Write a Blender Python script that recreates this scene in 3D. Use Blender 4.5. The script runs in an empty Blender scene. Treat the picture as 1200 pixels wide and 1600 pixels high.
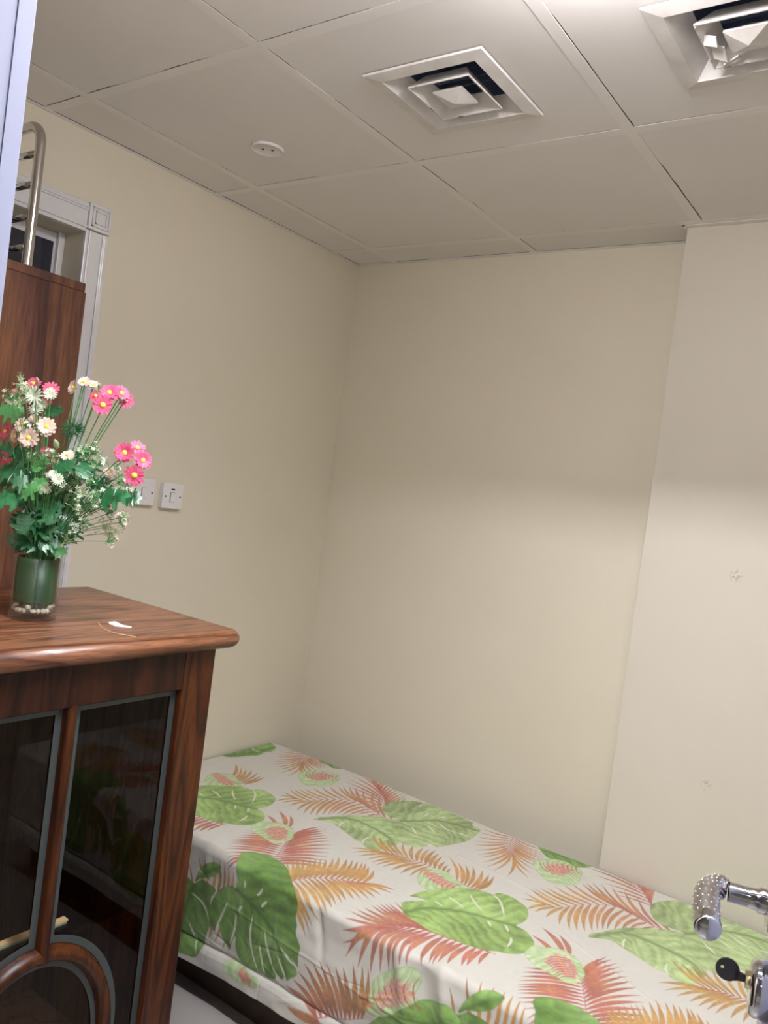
import bpy, bmesh, math, random, json
import numpy as np
from mathutils import Vector, Matrix
random.seed(7)
rng = np.random.RandomState(11)
S = bpy.context.scene
COL = S.collection

# ------------------------------------------------------------------ camera
cam = bpy.data.cameras.new('camera'); cam_o = bpy.data.objects.new('camera', cam); COL.objects.link(cam_o)
FW = Vector((-0.57730739, 0.8160633, -0.02751116))
YAW, ROLL = 0.6157, 0.12857
rt = Vector((math.cos(YAW), math.sin(YAW), 0)); upv = rt.cross(FW)
r2 = math.cos(ROLL)*rt + math.sin(ROLL)*upv; u2 = -math.sin(ROLL)*rt + math.cos(ROLL)*upv
m4 = Matrix((r2, u2, -FW)).transposed().to_4x4(); m4.translation = (1.9153, -1.1854, 1.5082)
cam_o.matrix_world = m4
cam.sensor_fit = 'VERTICAL'; cam.sensor_height = 24; cam.lens = 1258.87/1600*24; cam.clip_start = .01
S.camera = cam_o
S.view_settings.view_transform = 'Standard'; S.view_settings.look = 'None'
S.view_settings.gamma = 1; S.view_settings.use_curve_mapping = False
S.view_settings.exposure = 0.0
# ------------------------------------------------------------------ world (dim, the rooms are closed)
W = bpy.data.worlds.new('world'); S.world = W; W.use_nodes = True
W.node_tree.nodes['Background'].inputs[0].default_value = (.8, .85, 1, 1)
W.node_tree.nodes['Background'].inputs[1].default_value = 0.02
# ------------------------------------------------------------------ lamps
TUBE_POWER, GLOBE_STRENGTH, CORRIDOR_STRENGTH = 58.0, 128.0, 4.5
TUBE_COL, GLOBE_COL, CORR_COL = (.96, .97, 1.03), (.96, .92, .95), (.78, .82, 1.0)
TUBE_Y = -.39

def light_area(name, loc, sx, sy, power, col, parent=None):
    l = bpy.data.lights.new(name, 'AREA'); l.shape = 'RECTANGLE'; l.size = sx; l.size_y = sy
    l.energy = power; l.color = col
    o = bpy.data.objects.new(name, l); COL.objects.link(o); o.location = loc
    if parent: o.parent = parent
    return o

# ------------------------------------------------------------------ materials
def mat(name, col=(.8,.8,.8), rough=.5, metal=0, **k):
    m = bpy.data.materials.new(name); m.use_nodes = True
    b = m.node_tree.nodes['Principled BSDF']
    b.inputs['Base Color'].default_value = (*col, 1); b.inputs['Roughness'].default_value = rough
    b.inputs['Metallic'].default_value = metal
    for a, v in k.items():
        b.inputs[a.replace('_', ' ')].default_value = v
    return m
def N(m, t, **k):
    n = m.node_tree.nodes.new(t)
    for a, v in k.items(): setattr(n, a, v)
    return n
def L(m, a, b): m.node_tree.links.new(a, b)
def B(m): return m.node_tree.nodes['Principled BSDF']
def ramp(m, stops):
    r = N(m, 'ShaderNodeValToRGB'); e = r.color_ramp.elements
    while len(e) < len(stops): e.new(.5)
    for i, (p, c) in enumerate(stops): e[i].position = p; e[i].color = (*c, 1)
    return r
def noise_mat(name, c1, c2, scale, rough=.6, bump=.0, bscale=None, detail=4, stretch=(1,1,1), **k):
    m = mat(name, c1, rough, **k)
    tc = N(m, 'ShaderNodeTexCoord'); mp = N(m, 'ShaderNodeMapping'); mp.inputs['Scale'].default_value = stretch
    L(m, tc.outputs['Object'], mp.inputs[0])
    n = N(m, 'ShaderNodeTexNoise'); n.inputs['Scale'].default_value = scale; n.inputs['Detail'].default_value = detail
    L(m, mp.outputs[0], n.inputs['Vector'])
    r = ramp(m, [(.3, c1), (.7, c2)]); L(m, n.outputs[0], r.inputs[0]); L(m, r.outputs[0], B(m).inputs['Base Color'])
    if bump:
        n2 = N(m, 'ShaderNodeTexNoise'); n2.inputs['Scale'].default_value = bscale or scale*4; n2.inputs['Detail'].default_value = 3
        L(m, mp.outputs[0], n2.inputs['Vector'])
        bp = N(m, 'ShaderNodeBump'); bp.inputs['Strength'].default_value = bump; bp.inputs['Distance'].default_value = .002
        L(m, n2.outputs[0], bp.inputs['Height']); L(m, bp.outputs[0], B(m).inputs['Normal'])
    return m
def wall_mat(name, c1, c2, spots=()):
    m = noise_mat(name, c1, c2, 1.6, .55, .12, 60, 3)
    src = B(m).inputs['Base Color'].links[0].from_socket
    geo = N(m, 'ShaderNodeNewGeometry')
    for (p, rad, c, s) in spots:       # small scuffs that stay on the paint
        d = N(m, 'ShaderNodeVectorMath', operation='DISTANCE'); d.inputs[1].default_value = p
        L(m, geo.outputs['Position'], d.inputs[0])
        nz = N(m, 'ShaderNodeTexNoise'); nz.inputs['Scale'].default_value = 130; L(m, geo.outputs['Position'], nz.inputs['Vector'])
        mr = N(m, 'ShaderNodeMapRange'); mr.inputs[1].default_value = rad; mr.inputs[2].default_value = 0; L(m, d.outputs['Value'], mr.inputs[0])
        gt = N(m, 'ShaderNodeMapRange'); gt.inputs[1].default_value = .52; gt.inputs[2].default_value = .6; L(m, nz.outputs[0], gt.inputs[0])
        mu = N(m, 'ShaderNodeMath', operation='MULTIPLY'); L(m, mr.outputs[0], mu.inputs[0]); L(m, gt.outputs[0], mu.inputs[1])
        m2 = N(m, 'ShaderNodeMath', operation='MULTIPLY'); m2.inputs[1].default_value = s; L(m, mu.outputs[0], m2.inputs[0]); m2.use_clamp = True
        mx = N(m, 'ShaderNodeMix', data_type='RGBA'); mx.inputs[7].default_value = (*c, 1)
        L(m, m2.outputs[0], mx.inputs[0]); L(m, src, mx.inputs[6]); src = mx.outputs[2]
    L(m, src, B(m).inputs['Base Color'])
    return m
def wood_mat(name, cols, axis, scale=1.0, rough=.3, coat=.0, rings=9.0, seed=0.0):
    """grain running along one axis, with broad figure and fine pores"""
    m = mat(name, cols[0], rough); B(m).inputs['Coat Weight'].default_value = coat; B(m).inputs['Specular IOR Level'].default_value = .3; B(m).inputs['Coat Roughness'].default_value = .12
    tc = N(m, 'ShaderNodeTexCoord'); mp = N(m, 'ShaderNodeMapping')
    st = [1.0, 1.0, 1.0]; st['xyz'.index(axis)] = .09
    mp.inputs['Scale'].default_value = st; mp.inputs['Location'].default_value = (seed, seed*.7, seed*1.3)
    L(m, tc.outputs['Object'], mp.inputs[0])
    n1 = N(m, 'ShaderNodeTexNoise'); n1.inputs['Scale'].default_value = 7*scale; n1.inputs['Detail'].default_value = 1.5
    L(m, mp.outputs[0], n1.inputs['Vector'])
    k = N(m, 'ShaderNodeMath', operation='MULTIPLY'); k.inputs[1].default_value = rings; L(m, n1.outputs[0], k.inputs[0])
    s = N(m, 'ShaderNodeMath', operation='FRACT'); L(m, k.outputs[0], s.inputs[0])
    r = ramp(m, [(0, cols[1]), (.25, cols[0]), (.65, cols[2]), (.93, cols[0]), (1, cols[1])]); L(m, s.outputs[0], r.inputs[0])
    n2 = N(m, 'ShaderNodeTexNoise'); n2.inputs['Scale'].default_value = 160*scale; n2.inputs['Detail'].default_value = 3
    L(m, mp.outputs[0], n2.inputs['Vector'])
    r2_ = ramp(m, [(.35, (.62, .62, .62)), (.65, (1.1, 1.1, 1.1))]); L(m, n2.outputs[0], r2_.inputs[0])
    n3 = N(m, 'ShaderNodeTexNoise'); n3.inputs['Scale'].default_value = 3*scale; L(m, mp.outputs[0], n3.inputs['Vector'])
    r3 = ramp(m, [(.3, (.7, .68, .66)), (.7, (1.25, 1.2, 1.15))]); L(m, n3.outputs[0], r3.inputs[0])
    a = N(m, 'ShaderNodeMix', data_type='RGBA', blend_type='MULTIPLY'); a.inputs[0].default_value = 1
    L(m, r.outputs[0], a.inputs[6]); L(m, r2_.outputs[0], a.inputs[7])
    b = N(m, 'ShaderNodeMix', data_type='RGBA', blend_type='MULTIPLY'); b.inputs[0].default_value = 1
    L(m, a.outputs[2], b.inputs[6]); L(m, r3.outputs[0], b.inputs[7])
    L(m, b.outputs[2], B(m).inputs['Base Color'])
    bp = N(m, 'ShaderNodeBump'); bp.inputs['Strength'].default_value = .12; bp.inputs['Distance'].default_value = .001
    L(m, n2.outputs[0], bp.inputs['Height']); L(m, bp.outputs[0], B(m).inputs['Normal'])
    return m
def glass_mat(name, tint, rough=.0, see=.8, refl=(1,1,1)):
    m = bpy.data.materials.new(name); m.use_nodes = True; nt = m.node_tree
    nt.nodes.remove(nt.nodes['Principled BSDF']); out = nt.nodes['Material Output']
    t = N(m, 'ShaderNodeBsdfTransparent'); t.inputs[0].default_value = (*tint, 1)
    g = N(m, 'ShaderNodeBsdfGlossy'); g.inputs[0].default_value = (*refl, 1); g.inputs[1].default_value = rough
    lw = N(m, 'ShaderNodeLayerWeight'); lw.inputs[0].default_value = .5
    pw = N(m, 'ShaderNodeMath', operation='POWER'); pw.inputs[1].default_value = 4.5; L(m, lw.outputs['Facing'], pw.inputs[0])
    f = N(m, 'ShaderNodeMath', operation='MULTIPLY_ADD'); f.inputs[1].default_value = .8; f.inputs[2].default_value = .04; L(m, pw.outputs[0], f.inputs[0])
    mx = N(m, 'ShaderNodeMixShader'); L(m, f.outputs[0], mx.inputs[0]); L(m, t.outputs[0], mx.inputs[1]); L(m, g.outputs[0], mx.inputs[2])
    L(m, mx.outputs[0], out.inputs[0])
    return m

M = {}
M['wall'] = wall_mat('cream_wall_paint', (.66,.605,.485), (.70,.645,.52))
M['pillar'] = wall_mat('beige_pillar_paint', (.575,.53,.445), (.605,.56,.475),
    spots=[((1.425,1.2567,1.395), .022, (.42,.36,.30), 1.6), ((1.425,1.2567,.79), .018, (.42,.37,.30), 1.6)])
M['tile'] = noise_mat('ceiling_tile_paint', (.70,.68,.66), (.74,.72,.695), 2.5, .5, .1, 50)
M['bar'] = noise_mat('grid_bar_paint', (.74,.72,.70), (.78,.755,.73), 6, .4)
M['trimw'] = noise_mat('white_gloss_paint', (.66,.65,.66), (.72,.71,.71), 8, .22, .25, 30)
M['void'] = mat('plenum_and_gap_dark', (.012,.010,.009), .9)
M['duct'] = noise_mat('duct_dark_blue', (.07,.10,.19), (.14,.18,.29), 30, .6)
M['floor'] = noise_mat('grey_floor_tile', (.37,.34,.32), (.40,.37,.345), 5, .35)
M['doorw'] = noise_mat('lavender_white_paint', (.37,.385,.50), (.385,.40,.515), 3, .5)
M['vent'] = noise_mat('vent_white_metal', (.72,.70,.68), (.60,.57,.54), 18, .35)
M['dirt'] = noise_mat('dusty_rim', (.25,.2,.16), (.7,.68,.64), 60, .6)
M['plastic'] = mat('switch_plastic', (.74,.72,.72), .25)
M['black'] = mat('black_plastic', (.01,.01,.01), .4)
M['slot'] = mat('shadow_gap', (.06,.05,.045), .8)
CW = [(.235,.070,.024), (.085,.020,.008), (.33,.115,.036)]
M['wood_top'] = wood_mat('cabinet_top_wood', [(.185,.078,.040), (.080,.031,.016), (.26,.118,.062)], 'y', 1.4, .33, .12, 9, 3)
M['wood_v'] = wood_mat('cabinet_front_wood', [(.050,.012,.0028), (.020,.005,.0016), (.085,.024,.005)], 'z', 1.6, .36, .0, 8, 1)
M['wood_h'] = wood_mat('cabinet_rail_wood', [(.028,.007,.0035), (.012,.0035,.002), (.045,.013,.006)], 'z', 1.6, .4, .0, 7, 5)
M['wood_in'] = wood_mat('cabinet_inner_wood', [(.10,.06,.04), (.06,.035,.022), (.12,.075,.05)], 'z', 1.2, .45, 0, 6, 8)
M['panel'] = wood_mat('brown_panel_wood', [(.115,.048,.034), (.062,.026,.021), (.17,.078,.040)], 'z', .75, .4, .05, 11, 2.3)
M['panel_edge'] = mat('panel_dark_edge', (.06,.022,.016), .5)
M['chrome'] = mat('stainless_tube', (.62,.60,.58), .16, 1)
M['chrome2'] = mat('polished_chrome', (.66,.66,.70), .07, 1)
M['satin'] = noise_mat('satin_nickel', (.50,.47,.45), (.60,.57,.55), 90, .28, metal=1)
M['keym'] = mat('dark_key_metal', (.09,.085,.085), .45, .6)
M['brass'] = mat('pale_brass', (.75,.70,.48), .2, 1)
M['pane'] = glass_mat('tinted_cabinet_glass', (.80,.72,.64), refl=(.55,.55,.55))
M['bevel'] = mat('ground_glass_bevel', (.045,.055,.056), .35, Coat_Weight=.2)
M['shelfg'] = mat('glass_shelf_edge', (.10,.13,.12), .1, Coat_Weight=1)
M['cream'] = mat('cream_edge_strip', (.85,.72,.42), .4)
M['teal'] = mat('teal_glass_edge', (.20,.36,.36), .3)
M['doorglass'] = mat('dark_window_glass', (.012,.014,.03), .05, Coat_Weight=.5)
M['vase'] = glass_mat('clear_vase_glass', (.93,.96,.94))
M['vasegreen'] = noise_mat('green_vase_liner', (.008,.05,.018), (.018,.09,.03), 30, .4, stretch=(3,3,.4))
M['pebble'] = noise_mat('cream_pebble', (.66,.54,.46), (.80,.72,.64), 60, .5)
M['green1'] = noise_mat('dark_leaf_green', (.012,.07,.028), (.03,.15,.05), 60, .32)
M['green2'] = noise_mat('mid_leaf_green', (.045,.18,.05), (.10,.30,.10), 60, .4)
M['green3'] = noise_mat('pale_sprig_green', (.25,.40,.18), (.45,.58,.33), 80, .5)
M['stem'] = noise_mat('stem_green', (.04,.17,.05), (.09,.26,.08), 40, .4)
M['pink'] = noise_mat('pink_petal', (.62,.055,.16), (.72,.13,.26), 160, .5)
M['pale'] = noise_mat('pale_pink_petal', (.66,.46,.42), (.72,.60,.50), 160, .5)
M['white'] = noise_mat('greenish_white_petal', (.50,.58,.42), (.66,.70,.58), 160, .5)
M['yellow'] = mat('yellow_flower_centre', (.85,.62,.08), .6)
M['paper'] = mat('white_paper', (.85,.83,.80), .6)
M['thread'] = mat('tan_thread', (.72,.48,.28), .6)
M['mattress'] = noise_mat('mattress_ticking', (.6,.58,.54), (.65,.63,.6), 40, .8)
M['bedwood'] = noise_mat('dark_bed_wood', (.03,.015,.008), (.06,.03,.015), 20, .5)
M['canwhite'] = mat('lamp_housing_white', (.8,.8,.8), .4)
for nm, st, c in (('globe_glow', GLOBE_STRENGTH, GLOBE_COL), ('corridor_glow', CORRIDOR_STRENGTH, CORR_COL)):
    m = mat(nm, (.8,.8,.8)); B(m).inputs['Emission Color'].default_value = (*c, 1); B(m).inputs['Emission Strength'].default_value = st; M[nm] = m

# ------------------------------------------------------------------ mesh helpers
def bx(bm, x0, x1, y0, y1, z0, z1):
    v = [bm.verts.new((x, y, z)) for x in (x0, x1) for y in (y0, y1) for z in (z0, z1)]
    for f in ((0,1,3,2), (4,6,7,5), (0,4,5,1), (2,3,7,6), (0,2,6,4), (1,5,7,3)):
        bm.faces.new([v[i] for i in f])
def obj(name, bm, m, parent=None, smooth=False, bevel=0, seg=2, label=None):
    me = bpy.data.meshes.new(name)
    bmesh.ops.recalc_face_normals(bm, faces=bm.faces[:])
    bm.to_mesh(me); bm.free()
    for x in (m if isinstance(m, list) else [m]): me.materials.append(x)
    if smooth:
        for p in me.polygons: p.use_smooth = True
    o = bpy.data.objects.new(name, me); COL.objects.link(o)
    if parent:
        o.parent = parent; o.matrix_parent_inverse = Matrix.Translation(-Vector(parent.location))
    if bevel:
        b = o.modifiers.new('bevel', 'BEVEL'); b.width = bevel; b.segments = seg; b.limit_method = 'ANGLE'
        if seg > 2:
            for p in me.polygons: p.use_smooth = True
            b.harden_normals = True
    if label: o['label'] = label
    return o
def box(name, b, m, parent=None, bevel=0, seg=2, label=None):
    bm = bmesh.new(); bx(bm, *b); return obj(name, bm, m, parent, False, bevel, seg, label)
def thing(name, label, cat, loc=(0,0,0), group=None):
    o = bpy.data.objects.new(name, None); COL.objects.link(o); o.location = loc; o.empty_display_size = .05
    o['label'] = label; o['category'] = cat
    if group: o['group'] = group
    bpy.context.view_layer.update()
    return o
def tag(o, label, cat, group=None):
    o['label'] = label; o['category'] = cat
    if group: o['group'] = group
    return o
def struct(o, label=None):
    o['kind'] = 'structure'; o['category'] = o.name.split('_')[0]
    if label: o['label'] = label
    return o
def tube(bm, pts, r, seg=10, cap=True, closed=False):
    pts = [Vector(p) for p in pts]; n = len(pts); rings = []
    rr = r if isinstance(r, (list, tuple)) else [r]*n
    ref = None
    for i, p in enumerate(pts):
        if closed: t = (pts[(i+1) % n]-pts[i-1]).normalized()
        else: t = (pts[min(i+1, n-1)]-pts[max(i-1, 0)]).normalized()
        if ref is None: ref = Vector((0,0,1)) if abs(t.z) < .9 else Vector((1,0,0))
        a = (ref - t*ref.dot(t)).normalized(); b = t.cross(a); ref = a
        rings.append([bm.verts.new(p + (a*math.cos(2*math.pi*k/seg) + b*math.sin(2*math.pi*k/seg))*rr[i]) for k in range(seg)])
    for i in range(n if closed else n-1):
        A, Bq = rings[i], rings[(i+1) % n]
        for k in range(seg):
            bm.faces.new((A[k], A[(k+1) % seg], Bq[(k+1) % seg], Bq[k]))
    if cap and not closed:
        bm.faces.new(rings[0][::-1]); bm.faces.new(rings[-1])
def lathe(bm, prof, c, axis=Vector((0,0,1)), seg=32):
    """prof: (radius, height) list turned about axis through c"""
    axis = Vector(axis).normalized(); ref = Vector((0,0,1)) if abs(axis.z) < .9 else Vector((1,0,0))
    a = (ref-axis*ref.dot(axis)).normalized(); b = axis.cross(a); c = Vector(c); rings = []
    for r, h in prof:
        if r < 1e-6: rings.append([bm.verts.new(c+axis*h)])
        else: rings.append([bm.verts.new(c+axis*h+(a*math.cos(2*math.pi*k/seg)+b*math.sin(2*math.pi*k/seg))*r) for k in range(seg)])
    for A, Q in zip(rings, rings[1:]):
        for k in range(seg):
            if len(A) == 1: bm.faces.new((A[0], Q[k], Q[(k+1) % seg]))
            elif len(Q) == 1: bm.faces.new((A[k], A[(k+1) % seg], Q[0]))
            else: bm.faces.new((A[k], A[(k+1) % seg], Q[(k+1) % seg], Q[k]))
def sq_loop(bm, cx, cy, r, z):
    return [bm.verts.new((cx+sx*r, cy+sy*r, z)) for sx, sy in ((-1,-1), (1,-1), (1,1), (-1,1))]
def sq_skin(bm, loops):
    for A, Q in zip(loops, loops[1:]):
        for k in range(4): bm.faces.new((A[k], A[(k+1) % 4], Q[(k+1) % 4], Q[k]))

# ================================================================== STRUCTURE
H = 2.4; XL, YB, XP, YP = -.191, 1.385, 1.1566, 1.2567
XR, YD0, YD1, YC = 2.8, -.83, -.98, -2.6
struct(box('floor', (XL-.12, XR+.1, YC-.1, YB+.12, -.1, 0), M['floor']), 'grey floor')
# left wall with the door opening
bm = bmesh.new(); OY0, OY1, OZ = -.68, .15, 2.125
bx(bm, XL-.14, XL, OY1, YB+.12, 0, 2.6); bx(bm, XL-.14, XL, YC, OY0, 0, 2.6); bx(bm, XL-.14, XL, OY0, OY1, OZ, 2.6)
struct(obj('wall_left', bm, M['wall']), 'cream painted left wall')
struct(box('wall_back', (XL-.12, XR+.1, YB, YB+.12, 0, 2.6), M['wall']), 'cream painted back wall')
struct(box('wall_right', (XR, XR+.1, YC, YB, 0, 2.6), M['wall']))
struct(box('wall_projection', (XP, XR, YP, YB, 0, 2.6), M['pillar']), 'beige projecting wall section')
JX = 1.252; OPR = 1.985
bm = bmesh.new(); bx(bm, XL, JX-.02, YD1, YD0-.002, 0, 2.6); bx(bm, OPR+.02, XR, YD1, YD0, 0, 2.6); bx(bm, JX-.02, OPR+.02, YD1, YD0, 2.1, 2.6)
struct(obj('wall_front', bm, M['wall']))
struct(box('wall_corridor', (XL, XR, YC-.1, YC, 0, 2.6), M['wall']))
# doorway frame around the camera's doorway
fr = box('door_1', (JX-.02, JX, YD1-.01, YD0, 0, 2.1), M['doorw'], bevel=.002, seg=2); struct(fr, 'white painted door frame close to the camera')
box('jamb', (OPR, OPR+.02, YD1-.01, YD0+.01, 0, 2.1), M['doorw'], fr, .003)
box('head', (JX-.02, OPR+.02, YD1-.01, YD0+.01, 2.08, 2.1), M['doorw'], fr, .003)
box('edge_bead', (JX, JX+.0008, YD0-.016, YD0-.001, 0, 2.08), M['doorw'], fr, .0015)
box('architrave', (JX-.07, JX-.002, YD1-.024, YD1-.01, 0, 2.15), M['doorw'], fr, .004)
# ceiling: dark plenum slab, tiles and grid bars
ceil = struct(box('ceiling', (XL-.14, XR+.1, YC-.1, YB+.12, 2.56, 2.62), M['void']), 'suspended ceiling of square tiles')
GX = [-1.2, -.6, 0, .6, 1.1956, 1.8, 2.4, 3.0]
GY = [-3.0434, -2.4347, -1.826, -1.2173, -.6086, 0, .6086, 1.2173, 1.9]
HB = .0135
def tile(x0, x1, y0, y1, hole=None):
    bm = bmesh.new(); pts = []
    def jag(n):                                # ragged caulk line along the gap
        g, out, on = 0.0, [], random.random() < .6
        for i in range(n):
            if random.random() < (.05 if on else .14): on = not on
            g += ((random.uniform(.0022, .0044) if on else .0006)-g)*.6
            out.append(g)
        return out
    nx = max(3, int((x1-x0)/.012)); ny = max(3, int((y1-y0)/.012)); gx, gy = jag(nx+1), jag(ny+1)
    for i in range(ny+1): pts.append((x0+gy[i], y1-(y1-y0)*i/ny))
    pts.append((x1-.0003, y0+.0003))
    for i in range(nx, -1, -1): pts.append((x0+(x1-x0)*i/nx, y1-gx[i]))
    pts = pts[:-1]
    z = H+.0005
    vs = [bm.verts.new((x, y, z)) for x, y in pts]; es = [bm.edges.new((vs[i], vs[(i+1) % len(vs)])) for i in range(len(vs))]
    if hole:
        hv = sq_loop(bm, hole[0], hole[1], .125, z); es += [bm.edges.new((hv[i], hv[(i+1) % 4])) for i in range(4)]
        bmesh.ops.triangle_fill(bm, use_beauty=True, edges=es)
    else: bm.faces.new(vs)
    r = bmesh.ops.extrude_face_region(bm, geom=bm.faces[:])
    bmesh.ops.translate(bm, verts=[v for v in r['geom'] if isinstance(v, bmesh.types.BMVert)], vec=(0, 0, .012))
    return obj('ceiling_tile', bm, M['tile'], ceil)
VC = [(.896, .32), (1.5065, .322)]
for i in range(len(GX)-1):
    for j in range(len(GY)-1):
        x0, x1, y0, y1 = GX[i]+HB, GX[i+1]-HB, GY[j]+HB, GY[j+1]-HB
        x0 = max(x0, XL+.0155); x1 = min(x1, XR-.01); y1 = min(y1, YB-.0155); y0 = max(y0, YC)
        if i == 4 and j >= 7: continue
        if j >= 7 and i > 4: continue
        if i == 3 and j == 7: x1 = XP-.012
        if x1-x0 < .03 or y1-y0 < .02: continue
        hole = [v for v in VC if x0 < v[0] < x1 and y0 < v[1] < y1]
        tile(x0, x1, y0, y1, hole[0] if hole else None)
for x in GX[2:7]:
    box('grid_bar', (x-HB, x+HB, YC, YB if x < 1 else YP, H-.0002, H+.02), M['bar'], ceil)
for y in GY[1:8]:
    xs = [XL]+[g for g in GX if XL < g < XR]+[XR]
    for a, b in zip(xs, xs[1:]):
        if y > 1.2 and a > 1: b = b
        box('grid_bar', (a+(HB if a > XL else 0), b-(HB if b < XR else 0), y-HB, y+HB, H-.0001, H+.018), M['bar'], ceil)
bm = bmesh.new()                                      # added dark strips standing in for the shade inside the ragged gaps
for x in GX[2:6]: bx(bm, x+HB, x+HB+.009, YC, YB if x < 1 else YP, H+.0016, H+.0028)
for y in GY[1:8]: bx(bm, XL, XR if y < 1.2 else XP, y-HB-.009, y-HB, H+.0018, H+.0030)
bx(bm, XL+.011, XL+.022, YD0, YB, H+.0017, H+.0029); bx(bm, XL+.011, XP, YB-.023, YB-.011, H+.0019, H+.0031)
g = obj('gap_shade_strips', bm, M['void'], ceil); g['kind'] = 'stuff'
struct(box('trim_1', (XL, XL+.012, YD0, YB, H-.002, H+.02), M['bar'])); struct(box('trim_2', (XL+.012, XP, YB-.012, YB, H-.002, H+.02), M['bar']))
struct(box('trim_3', (XP-.010, XP, YP-.01, YB-.012, H-.002, H+.02), M['bar'])); struct(box('trim_4', (XP, XR, YP-.024, YP, H-.002, H+.02), M['bar']))

# white door in the left wall, seen above the wooden panel
bm = bmesh.new(); bx(bm, XL-.138, XL-.10, OY0+.002, OY1-.002, 0, OZ-.002)
dl = obj('door_2', bm, M['trimw']); struct(dl, 'white framed door with dark glass in the left wall')
box('glass', (XL-.1, XL-.098, OY0+.05, OY1-.028, 1.2, OZ-.03), M['doorglass'], dl, label='dark blue glass')
box('glazing_bar', (XL-.1, XL-.088, -.30, -.275, 1.2, OZ-.03), M['trimw'], dl, .002)
box('stop', (XL-.1, XL-.085, OY1-.02, OY1-.001, 0, OZ-.001), M['trimw'], dl, .002)
def arch(name, y0, y1, z0, z1, horiz):
    a = box(name, (XL, XL+.014, y0, y1, z0, z1), M['trimw'], dl, .002)
    for t in (.16, .24, .84):
        if horiz: box('bead', (XL+.014, XL+.019, y0, y1, z1-(z1-z0)*t-.003, z1-(z1-z0)*t+.003), M['trimw'], a, .0015)
        else: box('bead', (XL+.014, XL+.019, y1-(y1-y0)*t-.003, y1-(y1-y0)*t+.003, z0, z1), M['trimw'], a, .0015)
arch('architrave', .149, .222, 0, 2.132, False); arch('architrave', OY0-.08, .149, OZ, 2.205, True); arch('architrave', OY0-.08, OY0, 0, OZ, False)
cb = box('corner_block', (XL, XL+.022, .149, .222, 2.134, 2.208), M['trimw'], dl, .002)
bm = bmesh.new()
for k, r_ in enumerate((.028, .018)):
    y, z = .1855, 2.171
    for a in ((y-r_, y+r_, z-r_, z-r_+.003), (y-r_, y+r_, z+r_-.003, z+r_), (y-r_, y-r_+.003, z-r_, z+r_), (y+r_-.003, y+r_, z-r_, z+r_)):
        bx(bm, XL+.021, XL+.026, *a)
obj('rosette', bm, M['trimw'], cb)

# ================================================================== LAMPS (all just outside the picture)
tr = thing('ceiling_light', 'long white box ceiling light with skirts, in front of the doorway', 'ceiling light', (1.415, TUBE_Y, H-.001))
bm = bmesh.new(); x0, x1 = .86, 1.97
bx(bm, x0, x1, TUBE_Y-.105, TUBE_Y+.105, H-.012, H-.002)
bx(bm, x0, x1, TUBE_Y-.105, TUBE_Y-.100, H-.083, H-.012); bx(bm, x0, x1, TUBE_Y+.100, TUBE_Y+.105, H-.083, H-.012)
bx(bm, x0, x0+.004, TUBE_Y-.1, TUBE_Y+.1, H-.083, H-.012); bx(bm, x1-.004, x1, TUBE_Y-.1, TUBE_Y+.1, H-.083, H-.012)
obj('housing', bm, M['canwhite'], tr)
for k in range(1, 12): box('baffle', (x0+.0925*k-.001, x0+.0925*k+.001, TUBE_Y-.1, TUBE_Y+.1, H-.085, H-.038), M['canwhite'], tr)
tl = light_area('tube', (1.415, TUBE_Y, H-.035), 1.1, .025, TUBE_POWER, TUBE_COL); tl.parent = tr; tl.matrix_parent_inverse = Matrix.Translation(-tr.location)
gl = thing('ceiling_light', 'round opal ceiling lamp beside the air vent', 'ceiling light', (1.40, -.12, H-.001))
bm = bmesh.new(); lathe(bm, [(0, -.02), (.06, -.02), (.06, -.001), (0, -.001)], (1.40, -.12, H)); obj('base', bm, M['canwhite'], gl)
bm = bmesh.new(); lathe(bm, [(0, -.115)]+[(.078*math.sin(a), -.045-.07*math.cos(a)) for a in [k*math.pi/16 for k in range(1, 13)]], (1.40, -.12, H+.02)); obj('globe', bm, M['globe_glow'], gl, True)
cl = thing('ceiling_light', 'round corridor ceiling lamp behind the camera', 'ceiling light', (2.05, -1.95, H-.001))
bm = bmesh.new(); lathe(bm, [(0, -.06), (.14, -.055), (.15, -.02), (.15, -.001), (0, -.001)], (2.05, -1.95, H)); obj('diffuser', bm, M['corridor_glow'], cl, True)

# ================================================================== BED
bed = thing('bed', 'low dark wooden bed frame hidden under the leaf print cover', 'bed', (.8, .85, 0))
box('side_rail', (-.16, 1.77, .47, .495, .12, .20), M['bedwood'], bed); box('side_rail', (-.16, 1.77, 1.20, 1.225, .12, .20), M['bedwood'], bed)
box('end_rail', (-.175, -.15, .47, 1.225, .12, .20), M['bedwood'], bed); box('end_rail', (1.76, 1.785, .47, 1.225, .12, .20), M['bedwood'], bed)
box('front_board', (-.15, 1.76, .497, .50, .004, .16), M['bedwood'], bed)  # added dark board standing in for the black shade under the bed
box('base_board', (-.15, 1.76, .495, 1.2, .16, .2), M['bedwood'], bed)
for x in (-.15, 1.72):
    for y in (.50, 1.16): box('leg', (x, x+.04, y, y+.04, 0, .12), M['bedwood'], bed)
mt = box('mattress', (-.172, 1.785, .448, 1.236, .2, .441), M['mattress'], bevel=.015, seg=3)
tag(mt, 'thin single mattress under the leaf print cover', 'mattress')

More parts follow.
